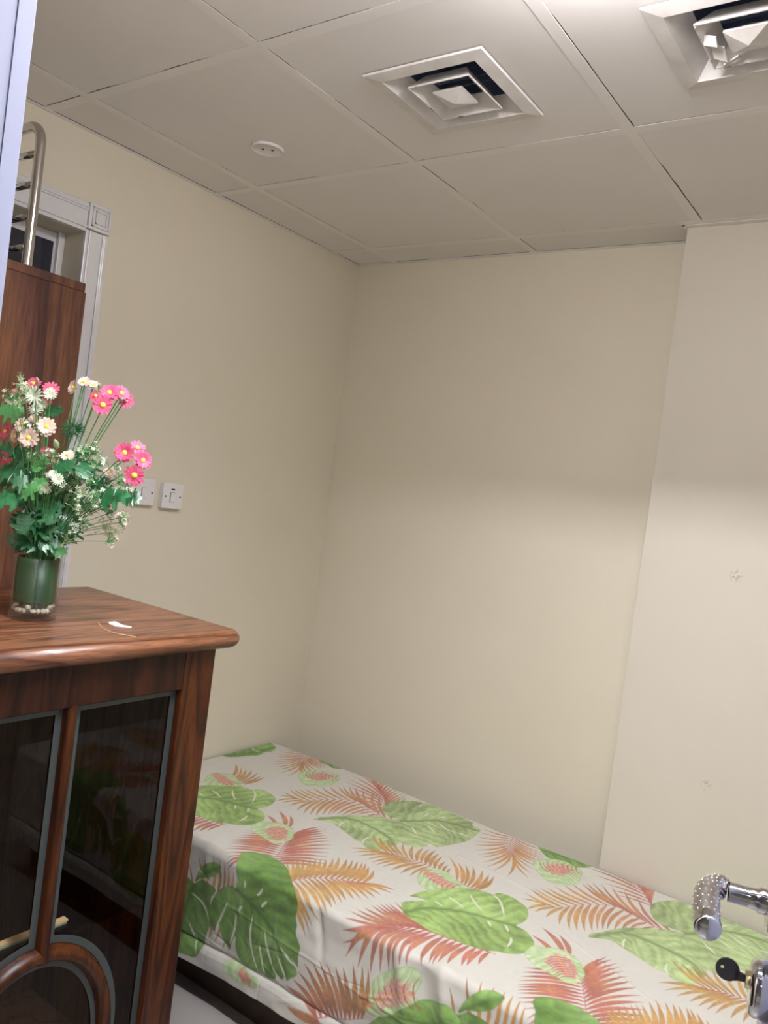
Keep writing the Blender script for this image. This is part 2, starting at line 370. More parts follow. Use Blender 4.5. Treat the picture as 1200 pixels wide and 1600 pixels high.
PRINT = json.loads(r'''[{"k":"fr","r":[[290,988],[334,966],[387,941],[452,908]],"a":[[264,892],[295,854],[325,845],[355,837],[381,838],[399,839],[418,843],[437,853]],"w":5,"n":8,"c":[[0.38,0.19,0.06],[0.47,0.24,0.07]],"o":[[0,0],[861,-42]]},{"k":"fr","r":[[373,1008],[407,985],[447,968],[481,963]],"a":[[373,1081],[396,1078],[426,1090],[446,1088]],"w":6,"n":4,"c":[[0.38,0.19,0.06],[0.41,0.15,0.105]],"o":[[0,0],[861,-42]]},{"k":"lf","ol":[[-192,294],[-191,216],[-187,145],[-191,84],[-186,35],[-131,60],[-111,107],[-118,131],[-110,181],[-121,211],[-138,261],[-159,292]],"m":[[-182,303],[-141,191],[-138,56]],"s":[[[-187,145],[-142,155],[-116,140]]],"c":[0.17,0.31,0.065],"o":[[0,0],[885,0]]},{"k":"lf","ol":[[5,-44],[47,-56],[95,-53],[135,-62],[188,-46],[193,-7],[172,24],[146,50],[114,40],[70,34]],"m":[[43,1],[110,-14],[191,-38]],"s":[],"c":[0.17,0.31,0.065],"o":[[0,0],[946,39]]},{"k":"fr","r":[[896,-17],[880,-3],[886,33],[900,81],[926,132],[952,172]],"a":[[798,-15],[779,-6],[784,43],[792,101],[810,151],[828,192],[858,237],[880,254],[911,279],[940,298],[996,301]],"b":[[940,-20],[969,9],[1004,62],[1025,95],[1027,124],[1020,146],[1030,195],[1045,260]],"w":4.6,"n":15,"c":[[0.41,0.15,0.105],[0.47,0.24,0.07]],"o":[[0,0],[-895,-49]]},{"k":"an","ol":[[111,201],[105,166],[119,129],[149,91],[187,92],[231,114],[241,152],[249,191],[230,238],[194,258],[160,246]],"m":[[145,195],[169,151],[214,118]],"ir":[[144,186],[141,147],[163,115],[199,118],[209,156],[194,198],[170,202]],"o":[[0,0],[906,-30]]},{"k":"an","ol":[[347,-40],[379,-43],[430,-43],[468,-36],[468,14],[437,28],[394,18]],"m":[[394,-22],[419,-18],[441,-27]],"ir":[[387,-23],[408,-43],[436,-30],[446,5],[418,5]],"o":[[0,0],[885,-20]]},{"k":"fr","r":[[523,248],[483,184],[435,125],[393,88],[366,67]],"a":[[423,248],[389,224],[337,185],[280,138],[240,102],[241,47],[221,-14],[273,-33]],"b":[[491,40],[459,25],[418,14],[378,0],[326,-32]],"w":5,"n":11,"c":[[0.41,0.15,0.105],[0.4,0.115,0.08]],"o":[[0,0],[841,-108]]},{"k":"fr","r":[[576,236],[526,252],[457,236],[395,225],[347,263],[316,306],[286,363],[232,385]],"a":[[466,146],[387,115],[324,125],[292,150],[273,177],[239,224],[219,282],[196,314],[186,338],[193,402]],"b":[[535,265],[503,291],[462,313],[444,353],[422,366],[409,383],[400,403],[381,428],[362,453],[318,447],[258,436],[227,445]],"w":6.5,"n":17,"c":[[0.41,0.15,0.105],[0.46,0.28,0.085]],"o":[[0,0],[889,-19]]},{"k":"lf","ol":[[400,457],[400,426],[413,410],[448,339],[513,270],[573,239],[630,294],[669,386],[659,438],[653,485],[609,474],[588,461],[574,465],[521,448],[481,436],[447,426],[429,435]],"m":[[410,437],[452,367],[519,348],[621,364],[659,398]],"s":[[[482,434],[472,409],[472,386]],[[602,470],[589,446],[585,416]]],"c":[0.3,0.385,0.165],"o":[[0,0],[889,-31]]},{"k":"lf","ol":[[573,231],[511,231],[475,187],[466,129],[501,63],[532,38],[579,20],[643,23],[737,32],[745,63],[784,66],[795,120],[799,159],[791,211],[760,298],[745,303],[720,300],[735,316],[717,353],[693,369],[649,356],[607,324],[579,270]],"m":[[576,236],[610,190],[648,132],[713,96],[784,82]],"s":[[[643,115],[648,92],[660,69]],[[654,188],[678,203],[699,213]],[[672,142],[706,159],[742,158]],[[627,238],[647,257],[668,275]],[[551,76],[548,54],[556,34]],[[610,134],[605,115],[602,94]],[[742,158],[766,150],[799,152]],[[718,304],[735,302],[760,305]]],"c":[0.3,0.385,0.165],"o":[[0,0],[888,-29]]},{"k":"fr","r":[[885,428],[851,424],[810,427],[768,430],[719,441],[678,466]],"a":[[879,470],[857,496],[835,517],[800,525],[759,535],[719,544],[696,547],[666,543],[627,547],[590,524]],"b":[[860,389],[836,371],[800,340],[772,324],[747,335],[702,351],[656,374],[621,385],[585,396]],"w":6.5,"n":14,"c":[[0.38,0.19,0.06],[0.46,0.28,0.085]],"o":[[0,0],[889,-34]]},{"k":"fr","r":[[908,435],[938,443],[965,442],[983,432]],"a":[[820,329],[857,339],[878,332],[898,325],[929,324],[954,335],[969,333]],"w":6.5,"n":7,"c":[[0.47,0.24,0.07],[0.38,0.19,0.06]],"o":[[0,0],[-911,-10]]},{"k":"an","ol":[[829,518],[814,481],[810,456],[830,426],[869,419],[912,441],[956,454],[932,497],[899,536],[883,550],[854,543]],"m":[[815,462],[849,472],[887,482],[921,479]],"ir":[[812,465],[829,451],[867,450],[903,462],[928,476],[906,502],[878,503],[844,489]],"o":[[0,0],[-880,-18]]},{"k":"fr","r":[[1159,682],[1106,695],[1058,705],[1025,709],[993,717],[952,741],[920,778],[906,802]],"a":[[1149,752],[1136,774],[1124,787],[1100,810],[1080,817],[1072,826],[1061,827],[1045,842],[1008,854],[996,858],[983,878],[964,890],[943,910],[918,927],[877,927],[838,920],[820,890]],"b":[[1002,641],[953,653],[888,644],[862,660],[849,685],[837,703],[828,723],[812,760],[810,799],[817,853]],"w":7.5,"n":17,"c":[[0.4,0.115,0.08],[0.41,0.15,0.105]],"o":[[0,0],[-892,14]]},{"k":"lf","ol":[[869,613],[872,589],[878,567],[894,527],[911,502],[930,479],[949,456],[965,442],[990,429],[1016,425],[1022,407],[1037,399],[1066,397],[1086,404],[1110,415],[1129,442],[1139,476],[1136,507],[1132,521],[1152,525],[1169,531],[1198,557],[1208,586],[1207,611],[1198,636],[1183,652],[1165,664],[1154,669],[1138,683],[1123,688],[1091,700],[1060,702],[1034,707],[1008,712],[987,714],[971,712],[938,706],[907,697],[889,681],[874,656],[882,636],[899,616],[914,599],[890,602]],"m":[[904,692],[924,640],[973,593],[1030,559],[1093,538],[1133,523]],"s":[[[939,535],[965,540],[996,552]],[[975,478],[1002,502],[1039,527]],[[1017,424],[1050,446],[1089,501]],[[1110,541],[1121,550],[1133,567]],[[1151,585],[1160,607],[1163,632]],[[1071,559],[1080,566],[1090,577]],[[928,583],[942,586],[956,589]]],"c":[0.235,0.36,0.095],"o":[[0,0],[-899,16]]},{"k":"fr","r":[[363,587],[381,564],[403,557]],"a":[[284,549],[288,495],[332,493]],"w":8,"n":3,"c":[[0.4,0.115,0.08],[0.41,0.15,0.105]],"o":[[0,0],[897,-17]]},{"k":"fr","r":[[522,777],[501,740],[469,676],[449,636],[428,596]],"a":[[412,855],[403,830],[369,801],[352,772],[345,755],[335,721],[325,679]],"b":[[619,670],[600,642],[583,609],[562,572],[538,537],[510,518],[489,496],[470,479],[448,477]],"w":6.5,"n":14,"c":[[0.4,0.115,0.08],[0.4,0.115,0.08]],"o":[[0,0],[907,3]]},{"k":"an","ol":[[312,647],[306,618],[309,592],[329,580],[349,561],[379,553],[417,569],[436,593],[448,612],[450,642],[444,663],[427,677],[380,671],[348,670]],"m":[[372,591],[394,618],[423,649]],"ir":[[358,637],[357,603],[373,575],[406,583],[430,614],[433,651],[401,650]],"o":[[0,0],[897,-17]]},{"k":"fr","r":[[611,844],[619,822],[613,793],[629,752],[661,709],[706,677],[755,650]],"a":[[539,734],[532,695],[552,683],[567,658],[582,646],[599,626],[606,592],[633,578],[653,571],[672,560],[685,562],[718,574]],"b":[[708,923],[720,904],[726,887],[744,868],[759,844],[768,829],[764,807],[772,793],[767,771],[774,748],[788,731],[802,716],[810,696],[813,673],[827,642],[825,618]],"w":7,"n":17,"c":[[0.46,0.28,0.085],[0.47,0.24,0.07]],"o":[[0,0],[887,-25]]},{"k":"lf","ol":[[239,948],[266,934],[293,944],[321,923],[358,924],[375,935],[364,958],[363,980],[361,1002],[376,1025],[369,1046],[363,1067],[357,1106],[339,1140],[297,1148],[257,1151],[214,1150],[192,1027]],"m":[[293,944],[280,992],[264,1054],[269,1142]],"s":[[[287,974],[338,990],[366,1026]],[[292,1061],[319,1090],[342,1128]]],"c":[0.105,0.22,0.035],"o":[[0,0],[861,-42]]},{"k":"lf","ol":[[297,937],[301,916],[307,903],[319,884],[333,871],[351,859],[371,853],[390,859],[385,873],[377,884],[359,900],[335,913],[315,920]],"m":[[299,934],[337,895],[388,859]],"s":[],"c":[0.17,0.31,0.065],"o":[[0,0],[861,-42]]},{"k":"lf","ol":[[454,893],[457,870],[449,849],[439,822],[420,793],[427,765],[455,748],[487,740],[515,740],[547,748],[582,771],[630,809],[663,836],[669,858],[667,885],[675,908],[676,928],[696,956],[695,983],[697,1012],[688,1007],[673,1000],[690,1019],[697,1036],[678,1055],[665,1069],[653,1063],[650,1074],[641,1072],[621,1064],[627,1082],[603,1093],[584,1088],[561,1092],[537,1093],[508,1092],[487,1081],[476,1064],[470,1028],[458,1058],[451,1075],[422,1052],[407,1023],[396,1024],[390,1048],[372,1031],[359,1003],[367,974],[381,936],[407,911],[430,897],[444,893]],"m":[[454,896],[506,911],[557,931],[593,951],[632,995],[663,1055]],"s":[[[525,941],[524,990],[536,1044],[565,1090]],[[574,965],[590,1014],[622,1067]],[[633,986],[661,1005],[696,1016]],[[624,1015],[644,1040],[663,1069]],[[559,1010],[573,1052],[588,1086]],[[482,860],[486,869],[484,881]],[[548,855],[540,873],[530,884]],[[568,885],[556,900],[555,908]],[[428,946],[411,989],[396,1035]],[[464,966],[464,1009],[453,1060]],[[485,933],[477,943],[474,952]]],"c":[0.105,0.22,0.035],"o":[[0,0],[880,-12]]},{"k":"fr","r":[[771,1119],[815,1100],[862,1080],[919,1045]],"a":[[665,1083],[684,1052],[701,1024],[716,992],[743,977],[762,966],[790,957],[816,955],[837,947],[861,924],[888,912],[908,913]],"w":9,"n":12,"c":[[0.4,0.115,0.08],[0.38,0.19,0.06]],"o":[[0,0]]},{"k":"fr","r":[[787,1117],[797,1126]],"a":[[682,1130],[687,1134]],"w":12,"n":2,"c":[[0.47,0.24,0.07],[0.41,0.15,0.105]],"o":[[0,0]]},{"k":"lf","ol":[[907,1114],[960,1012],[982,989],[1005,962],[1035,936],[1070,915],[1118,890],[1138,894],[1154,902],[1169,920],[1175,1004],[1053,1098]],"m":[[1132,938],[1071,984],[977,1077]],"s":[],"c":[0.17,0.31,0.065],"o":[[0,0]]},{"k":"an","ol":[[920,1023],[929,987],[924,958],[934,925],[960,895],[988,867],[1015,853],[1040,858],[1049,878],[1041,906],[1036,920],[1048,929],[1014,964],[984,1000],[950,1020]],"m":[[918,1014],[960,966],[995,932],[1036,917]],"ir":[[943,977],[956,941],[970,912],[992,892],[1014,894],[1030,906],[1037,926],[1013,952],[972,987]],"o":[[0,0]]},{"k":"an","ol":[[447,1134],[456,1102],[495,1098],[540,1109],[569,1109],[573,1132],[534,1141],[493,1142]],"m":[[507,1110],[528,1121],[548,1126]],"ir":[[503,1116],[526,1112],[547,1120],[540,1137],[516,1134]],"o":[[0,0]]}]''')
# --- cloth print rasterised in cloth coordinates (u along the bed, v across the top and down the side), 1 mm cells
U0, U1, V0, V1 = -.19, 1.80, -.01, 1.20
RES = 1000.0
CWd, CHt = int((U1-U0)*RES)+1, int((V1-V0)*RES)+1
def smooth_noise(w, h, cell, rs):
    g = rs.rand(int(h/cell)+3, int(w/cell)+3)
    y = np.arange(h)/cell; x = np.arange(w)/cell; yi = y.astype(int); xi = x.astype(int)
    fy = (y-yi); fx = (x-xi); fy = (fy*fy*(3-2*fy))[:, None]; fx = (fx*fx*(3-2*fx))[None]
    return (g[yi][:, xi]*(1-fy)*(1-fx)+g[yi+1][:, xi]*fy*(1-fx)+g[yi][:, xi+1]*(1-fy)*fx+g[yi+1][:, xi+1]*fy*fx).astype(np.float32)
NZ1, NZ2, NZ3 = smooth_noise(CWd, CHt, 22, rng), smooth_noise(CWd, CHt, 7, rng), smooth_noise(CWd, CHt, 90, rng)
NZW = smooth_noise(CWd, CHt, 12, rng)
CV = np.empty((CHt, CWd, 3), np.float32); CV[:] = (.565, .545, .485)
def topx(p): return np.array([((x/1000.)-U0)*RES for x, y in p]), np.array([((y/1000.)-V0)*RES for x, y in p])
def catmull(P, n=5, closed=False):
    P = np.array(P, float); m_ = len(P); out = []
    for i in range(m_ if closed else m_-1):
        if closed: a, b, c, d = P[i-1], P[i], P[(i+1) % m_], P[(i+2) % m_]
        else: a, b, c, d = P[max(i-1, 0)], P[i], P[i+1], P[min(i+2, m_-1)]
        for k in range(n):
            t = k/n; out.append(.5*((2*b)+(c-a)*t+(2*a-5*b+4*c-d)*t*t+(3*b-a-3*c+d)*t**3))
    if not closed: out.append(P[-1])
    return np.array(out)
def fillmask(P):
    """coverage of polygon P (cells) -> (slice, alpha)"""
    x0 = max(int(P[:, 0].min())-1, 0); x1 = min(int(P[:, 0].max())+2, CWd); y0 = max(int(P[:, 1].min())-1, 0); y1 = min(int(P[:, 1].max())+2, CHt)
    if x1-x0 < 1 or y1-y0 < 1: return None
    acc = np.zeros((y1-y0, x1-x0), np.float32)
    xs = np.arange(x0, x1)
    for sub in (.25, .75):
        ys = np.arange(y0, y1)+sub
        cross = np.zeros((y1-y0, 2*(x1-x0)), bool)
        xx = np.repeat(xs, 2)+np.tile([.25, .75], len(xs))
        n = len(P)
        for i in range(n):
            ax, ay = P[i]; bx_, by = P[(i+1) % n]
            if ay == by: continue
            lo, hi = (ay, by) if ay < by else (by, ay)
            r0 = np.searchsorted(ys, lo); r1 = np.searchsorted(ys, hi)
            if r1 <= r0: continue
            xi = ax+(ys[r0:r1]-ay)*(bx_-ax)/(by-ay)
            cross[r0:r1] ^= xx[None] < xi[:, None]
        acc += cross.reshape(y1-y0, -1, 2).mean(2)*.5
    return (slice(y0, y1), slice(x0, x1)), acc
def paint(P, colf, alpha=1.0):
    r = fillmask(P)
    if r is None: return
    sl, a = r
    if a.max() <= 0: return
    c = colf(sl) if callable(colf) else np.array(colf, np.float32)
    a = (a*alpha)[..., None]
    CV[sl] = CV[sl]*(1-a)+c*a
def poly_dist(sl, ML):
    """along-parameter and signed distance to polyline ML for every cell of the slice"""
    yy, xx = np.mgrid[sl[0], sl[1]]; best = np.full(yy.shape, 1e9); s_ = np.zeros(yy.shape); sg = np.zeros(yy.shape); acc = 0
    for a, b in zip(ML, ML[1:]):
        d = b-a; l = np.hypot(*d)+1e-6; t = np.clip(((xx-a[0])*d[0]+(yy-a[1])*d[1])/l**2, 0, 1)
        px, py = a[0]+t*d[0]-xx, a[1]+t*d[1]-yy; dd = np.hypot(px, py); c = (xx-a[0])*d[1]-(yy-a[1])*d[0]
        k = dd < best; best[k] = dd[k]; s_[k] = (acc+t*l)[k]; sg[k] = np.sign(c)[k]; acc += l
    return s_, best, sg, acc
def stroke(pts, w0, w1, col, alpha=1.0):
    P = catmull(pts, 5); n = len(P); T = np.gradient(P, axis=0); T /= (np.hypot(T[:, 0], T[:, 1])+1e-6)[:, None]
    Nn = np.c_[-T[:, 1], T[:, 0]]; w = np.linspace(w0, w1, n)[:, None]
    paint(np.r_[P+Nn*w, (P-Nn*w)[::-1]], col, alpha)
def get(o, p): return np.array([[(x+o[0])/1000., (y+o[1])/1000.] for x, y in p])*RES-np.array([U0, V0])*RES
def resample(P, n):
    d = np.r_[0, np.cumsum(np.hypot(*np.diff(P, axis=0).T))]; t = np.linspace(0, d[-1], n)
    return np.c_[np.interp(t, d, P[:, 0]), np.interp(t, d, P[:, 1])]
def frond(q, o):
    R_ = catmull(get(o, q['r']), 8); c0, c1 = [np.array(c) for c in q['c']]
    for key in ('a', 'b'):
        if key not in q: continue
        tips = get(o, q[key]); n = max(q['n'], len(tips))
        tp = np.c_[[np.interp(np.linspace(0, len(tips)-1, n), range(len(tips)), tips[:, k]) for k in (0, 1)]].T
        rp = resample(R_, n+2)
        for i in range(n):
            # leaflets leave the stem early and sweep towards the tip
            root = rp[min(i+1, n+1)] if i > 0 else rp[0 if q['n'] < 9 else 1]
            tip = tp[i]+rng.randn(2)*1.2; v = tip-root; l = np.hypot(*v)+1e-6; nn = np.array([-v[1], v[0]])/l
            fwd = rp[min(i+2, n+1)]-rp[min(i, n)]; bend = np.sign(nn@(fwd))*l*.07
            mid = [root+v*t+nn*bend*math.sin(math.pi*t) for t in np.linspace(0, 1, 9)]; mid = np.array(mid)
            w = q['w']*1.32*(.82+.3*rng.rand())*min(1.25, .55+l/150); prof = np.array([.22, .62, .92, 1, .98, .85, .6, .3, .04])[:, None]*w*.62
            P = np.r_[mid+nn*prof, (mid-nn*prof)[::-1]]
            f = i/max(1, n-1); base = c0*(1-f)+c1*f; base = base*(.88+.26*rng.rand())
            def cf(sl, base=base, root=root, l=l, v=v):
                yy, xx = np.mgrid[sl[0], sl[1]]; t = np.clip(((xx-root[0])*v[0]+(yy-root[1])*v[1])/l**2, 0, 1)[..., None]
                dark = np.array([.34, .06, .07]); yel = np.array([.66, .38, .09])
                col = base*(1-.35*np.abs(t-.5))+(yel-base)*np.clip(1-np.abs(t-.5)*3, 0, 1)*.3*rng.rand()
                k = np.clip((t-.80)*4, 0, 1)*.75; col = col*(1-k)+dark*k
                k = np.clip((.22-t)*4, 0, 1)*.6; col = col*(1-k)+dark*1.25*k
                return (col*(.86+.3*NZ2[sl][..., None])).astype(np.float32)
            paint(P, cf, .93)
            stroke([mid[0], mid[3], mid[6]], .7, .3, (.42, .12, .07), .35)
    stroke(R_[::6] if len(R_) > 18 else R_, 1.5, .8, (.42, .10, .10), .8)
def leaf(q, o):
    P = catmull(get(o, q['ol']), 5, True); ML = catmull(get(o, q['m']), 5); base = np.array(q['c'])
    dark = base*np.array([.50, .62, .45])
    def cf(sl):
        s_, d, sg, tot = poly_dist(sl, ML)
        n1, n2, n3 = NZ1[sl], NZ2[sl], NZ3[sl]
        ph = (s_-d*.75)/13.0+1.5*n1+sg*.8
        v = .5+.5*np.sin(ph*2.2)
        k = .72+.34*n1+.26*n2+.34*(v-.5)+.30*(n3-.5)
        ph2 = np.abs(((s_-d*.9)/27.0+.25*n1) % 1-.5)*27
        c = base[None, None]*k[..., None]
        c = c+np.array([.10, .13, .07])*np.clip(n3*1.6-.6, 0, 1)[..., None]
        e = np.clip(1-np.abs(ph2)/1.6, 0, 1)*.33; c = c*(1-e[..., None])+dark*e[..., None]
        e = np.exp(-(d/(5.5+4*n1))**2)*.75; c = c*(1-e[..., None])+dark*.8*e[..., None]
        return c.astype(np.float32)
    paint(P, cf, .97)
    n = len(P)                                           # darker painted edge
    for i in range(0, n, 1): stroke([P[i], P[(i+1) % n]], 1.1, 1.1, dark, .28)
    for sl in q['s']:
        Q = catmull(get(o, sl), 5); n = len(Q); T = np.gradient(Q, axis=0); T /= (np.hypot(T[:, 0], T[:, 1])+1e-6)[:, None]
        w = (3.6*np.sin(np.linspace(.25, math.pi-.2, n)))[:, None]; Nn = np.c_[-T[:, 1], T[:, 0]]
        paint(np.r_[Q+Nn*w, (Q-Nn*w)[::-1]], (.66, .66, .52), .85)
def anth(q, o):
    P = catmull(get(o, q['ol']), 5, True); I = catmull(get(o, q['ir']), 5, True); ML = catmull(get(o, q['m']), 6)
    c0 = np.array([.34, .50, .20]); c1 = np.array([.52, .62, .38])
    def cf(sl):
        n = (NZ2[sl]*.7+NZ1[sl]*.5)[..., None]; s_, d, sg, tot = poly_dist(sl, ML)
        v = (.5+.5*np.sin((s_-d*.6)/3.2))[..., None]
        return (c0*(1-n)+c1*n)*(.86+.22*v)
    paint(P, cf, .95)
    n = len(P)
    for i in range(n): stroke([P[i], P[(i+1) % n]], 1.4, 1.4, (.20, .36, .12), .3)
    cen = I.mean(0)
    def cp(sl): n = (NZ2[sl])[..., None]; return np.array([.56, .20, .19])*(1-n)+np.array([.60, .42, .32])*n
    ang = np.arctan2(I[:, 1]-cen[1], I[:, 0]-cen[0]); w = 1+.16*np.sin(ang*13)
    paint(cen+(I-cen)*w[:, None], cp, .85)
    S_ = resample(ML, 9); rad = np.hypot(*(I-cen).T)
    for i in range(9):
        for s in (-1, 1):
            t = (S_[min(i+1, 8)]-S_[max(i-1, 0)]); t = t/(np.hypot(*t)+1e-6); nn = np.array([-t[1], t[0]])*s
            l = min(np.abs((I-S_[i])@nn).max(), rad.max())*.8
            e = S_[i]+nn*l+t*l*.45; mid = S_[i]+nn*l*.55+t*l*.1
            stroke([S_[i], mid, e], 2.0, .7, (.36, .05, .08), .85)
            e2 = S_[i]+nn*l*1.7+t*l*.9; stroke([e, e2], .8, .4, (.16, .34, .08), .5)
    stroke(S_, 3.2, 1.6, (.66, .30, .12), .85)
for q in PRINT:
    for o in q['o']:
        {'fr': frond, 'lf': leaf, 'an': anth}[q['k']](q, o)
# pattern repeat to the right, out of the picture
CV *= (.965+.07*NZW[..., None]*.5)

STEP = .002
nu = int((1.79+.182)/STEP); us = np.linspace(-.182, 1.79, nu+1)
vs_ = np.arange(0, 1.1625, STEP); nv = len(vs_)-1
UU, VV = np.meshgrid(us, vs_)
def sn(cell_u, cell_v, seed):
    rs = np.random.RandomState(seed); gu, gv = (us-us[0])/cell_u, vs_/cell_v
    g = rs.rand(int(gv[-1])+3, int(gu[-1])+3); yi = gv.astype(int); xi = gu.astype(int); fy = gv-yi; fx = gu-xi
    fy = (fy*fy*(3-2*fy))[:, None]; fx = (fx*fx*(3-2*fx))[None]
    return g[yi][:, xi]*(1-fy)*(1-fx)+g[yi+1][:, xi]*fy*(1-fx)+g[yi][:, xi+1]*(1-fy)*fx+g[yi+1][:, xi+1]*fy*fx-.5
YF, ZT, RB = .42, .455, .018
TOPL = .83-RB; ARC = RB*math.pi/2
Y = np.empty_like(UU); Z = np.empty_like(UU); NY = np.zeros_like(UU); NZt = np.zeros_like(UU)
a = VV < TOPL; Y[a] = 1.25-VV[a]; Z[a] = ZT; NZt[a] = 1
b = (VV >= TOPL) & (VV < TOPL+ARC); th = (VV[b]-TOPL)/RB; Y[b] = YF+RB-RB*np.sin(th); Z[b] = ZT-RB+RB*np.cos(th); NY[b] = -np.sin(th); NZt[b] = np.cos(th)
c = VV >= TOPL+ARC; down = VV[c]-TOPL-ARC; Y[c] = YF; Z[c] = ZT-RB-down; NY[c] = -1
hem_len = .325-.018+.0*UU
wr = .010*sn(.30, .25, 1)+.0045*sn(.08, .10, 2)+.0022*sn(.035, .03, 3)
diag = np.sin((UU*14+VV*9)+6*sn(.25, .3, 9))
side = np.clip((VV-.83)/.05, 0, 1)
amp = .35+1.0*side
disp = wr*amp+side*.0018*diag
def crease(u1, v1, u2, v2, wd, am):
    global disp
    du, dv = u2-u1, v2-v1; l = math.hypot(du, dv); s_ = ((UU-u1)*du+(VV-v1)*dv)/l**2; d = ((UU-u1)*dv-(VV-v1)*du)/l+.004*sn(.06, .06, int(1000*u1) % 97)
    disp = disp+am*np.exp(-(d/wd)**2)*np.clip(s_*6, 0, 1)*np.clip((1-s_)*6, 0, 1)
for k in range(34):
    u1 = rng.uniform(.25, 1.7); v1 = rng.uniform(.86, 1.10); an = rng.choice([.25, .35, 1.4, 1.6, 2.8])+rng.uniform(-.2, .2); l = rng.uniform(.05, .22)
    crease(u1, v1, u1+l*math.cos(an), v1+l*math.sin(an), rng.uniform(.002, .005), rng.choice([-1, 1])*rng.uniform(.0007, .0018))
for (u1, v1, u2, v2) in ((.60, .86, .62, 1.12), (1.32, .02, 1.38, .80), (.3, .25, 1.2, .33), (1.2, .45, 1.6, .62), (.35, .95, 1.1, 1.0)): crease(u1, v1, u2, v2, .004, .0014)
for (u0, wd, am) in ((.985, .02, .012), (1.045, .03, -.010), (1.10, .018, .009), (.735, .012, -.006), (.33, .02, .004)):   # pleats at the fold
    k = np.exp(-((UU-u0-.25*(VV-.83))/wd)**2)*np.exp(-((VV-.88)/.10)**2); disp += am*k
# hem line: the mattress' lower corner shows above a hanging strip
seam = .83+.268-.035*np.clip((UU-.25)/.6, -1, 2)*0
disp += .008*np.clip((VV-seam)/.02, 0, 1)*(VV > seam)-.004*np.exp(-((VV-seam)/.006)**2)
edge = np.clip((VV)/.03, 0, 1); disp *= .3+.7*edge
disp = np.maximum(disp, -.010)
Y += NY*disp; Z += NZt*np.maximum(disp, -.008)
Y[a] += .006*np.sin(UU[a]*6)*np.clip(1-VV[a]/.2, 0, 1)-.006*np.clip(1-VV[a]/.1, 0, 1)
Z[a] -= .010*np.clip(1-VV[a]/.03, 0, 1)**2
# the hem rises a little to the right
k = c.astype(float)*np.clip((VV-.85)/.30, 0, 1); Z += k*.030*np.clip((UU-.2)/.55, 0, 1.2)
nvx = UU.size; co = np.stack([UU, Y, Z], -1).reshape(-1, 3).astype(np.float32)
idx = np.arange(nvx).reshape(UU.shape); f = np.stack([idx[:-1, :-1], idx[:-1, 1:], idx[1:, 1:], idx[1:, :-1]], -1).reshape(-1, 4)
me = bpy.data.meshes.new('bed_cover'); me.vertices.add(nvx); me.vertices.foreach_set('co', co.ravel())
me.loops.add(f.size); me.loops.foreach_set('vertex_index', f.ravel().astype(np.int32))
me.polygons.add(len(f)); me.polygons.foreach_set('loop_start', (np.arange(len(f))*4).astype(np.int32))
me.polygons.foreach_set('use_smooth', np.ones(len(f), bool)); me.update()
ca = me.color_attributes.new('print', 'FLOAT_COLOR', 'POINT')
ix = np.clip(((UU-U0)*RES).astype(int), 1, CWd-2); iy = np.clip(((VV-V0)*RES).astype(int), 1, CHt-2)
rgb = (CV[iy, ix]*2+CV[iy, ix+1]+CV[iy+1, ix]+CV[iy-1, ix]+CV[iy, ix-1])/6
ca.data.foreach_set('color', np.concatenate([rgb, np.ones(rgb.shape[:2]+(1,))], -1).astype(np.float32).ravel())
m = mat('printed_cotton', (.8,.8,.8), .75); at_ = N(m, 'ShaderNodeVertexColor'); at_.layer_name = 'print'; L(m, at_.outputs[0], B(m).inputs['Base Color'])
B(m).inputs['Sheen Weight'].default_value = .15
tc = N(m, 'ShaderNodeTexCoord'); n = N(m, 'ShaderNodeTexNoise'); n.inputs['Scale'].default_value = 420; L(m, tc.outputs['Object'], n.inputs['Vector'])
bp = N(m, 'ShaderNodeBump'); bp.inputs['Strength'].default_value = .12; bp.inputs['Distance'].default_value = .001; L(m, n.outputs[0], bp.inputs['Height']); L(m, bp.outputs[0], B(m).inputs['Normal'])
me.materials.append(m)
cover = bpy.data.objects.new('bed_cover', me); COL.objects.link(cover)
sd = cover.modifiers.new('thickness', 'SOLIDIFY'); sd.thickness = .0012; sd.offset = -1
tag(cover, 'white cotton bed cover printed with green leaves and orange palm fronds', 'bedspread')

# ================================================================== SIDEBOARD
cab = thing('display_cabinet', 'reddish brown wooden display cabinet with glazed front, under the flower vase', 'cabinet', (.33, -.35, 0))
CX0, CX1, CY0, CY1, CZ = .075, .595, -.80, .10, 1.108
bm = bmesh.new(); loops = []; hth = .021; zc_ = 1.129
for k in range(11):                                   # half round nosing on the front and right edges
    t_ = -math.pi/2+math.pi*k/10; ex = hth*math.cos(t_); z_ = zc_+hth*math.sin(t_); x1_, y1_ = .611+ex, .124+ex; rc = .012+ex*.6
    pl = [(.06, -.822), (x1_, -.822)]+[(x1_-rc+rc*math.cos(a_), y1_-rc+rc*math.sin(a_)) for a_ in [i*math.pi/12 for i in range(7)]]+[(.06, y1_)]
    loops.append([bm.verts.new((x, y, z_)) for x, y in pl])
for A, Q in zip(loops, loops[1:]):
    for k in range(len(A)): bm.faces.new((A[k], A[(k+1) % len(A)], Q[(k+1) % len(A)], Q[k]))
bm.faces.new(loops[0][::-1]); bm.faces.new(loops[-1])
top = obj('cabinet_top', bm, M['wood_top'], cab)
for p in top.data.polygons: p.use_smooth = p.area < .02
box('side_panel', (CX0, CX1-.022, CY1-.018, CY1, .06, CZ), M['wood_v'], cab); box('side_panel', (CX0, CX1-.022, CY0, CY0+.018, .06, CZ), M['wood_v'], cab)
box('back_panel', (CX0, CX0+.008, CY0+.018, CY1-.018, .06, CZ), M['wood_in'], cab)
box('bottom_board', (CX0+.008, CX1-.022, CY0+.018, CY1-.018, .06, .08), M['wood_in'], cab)
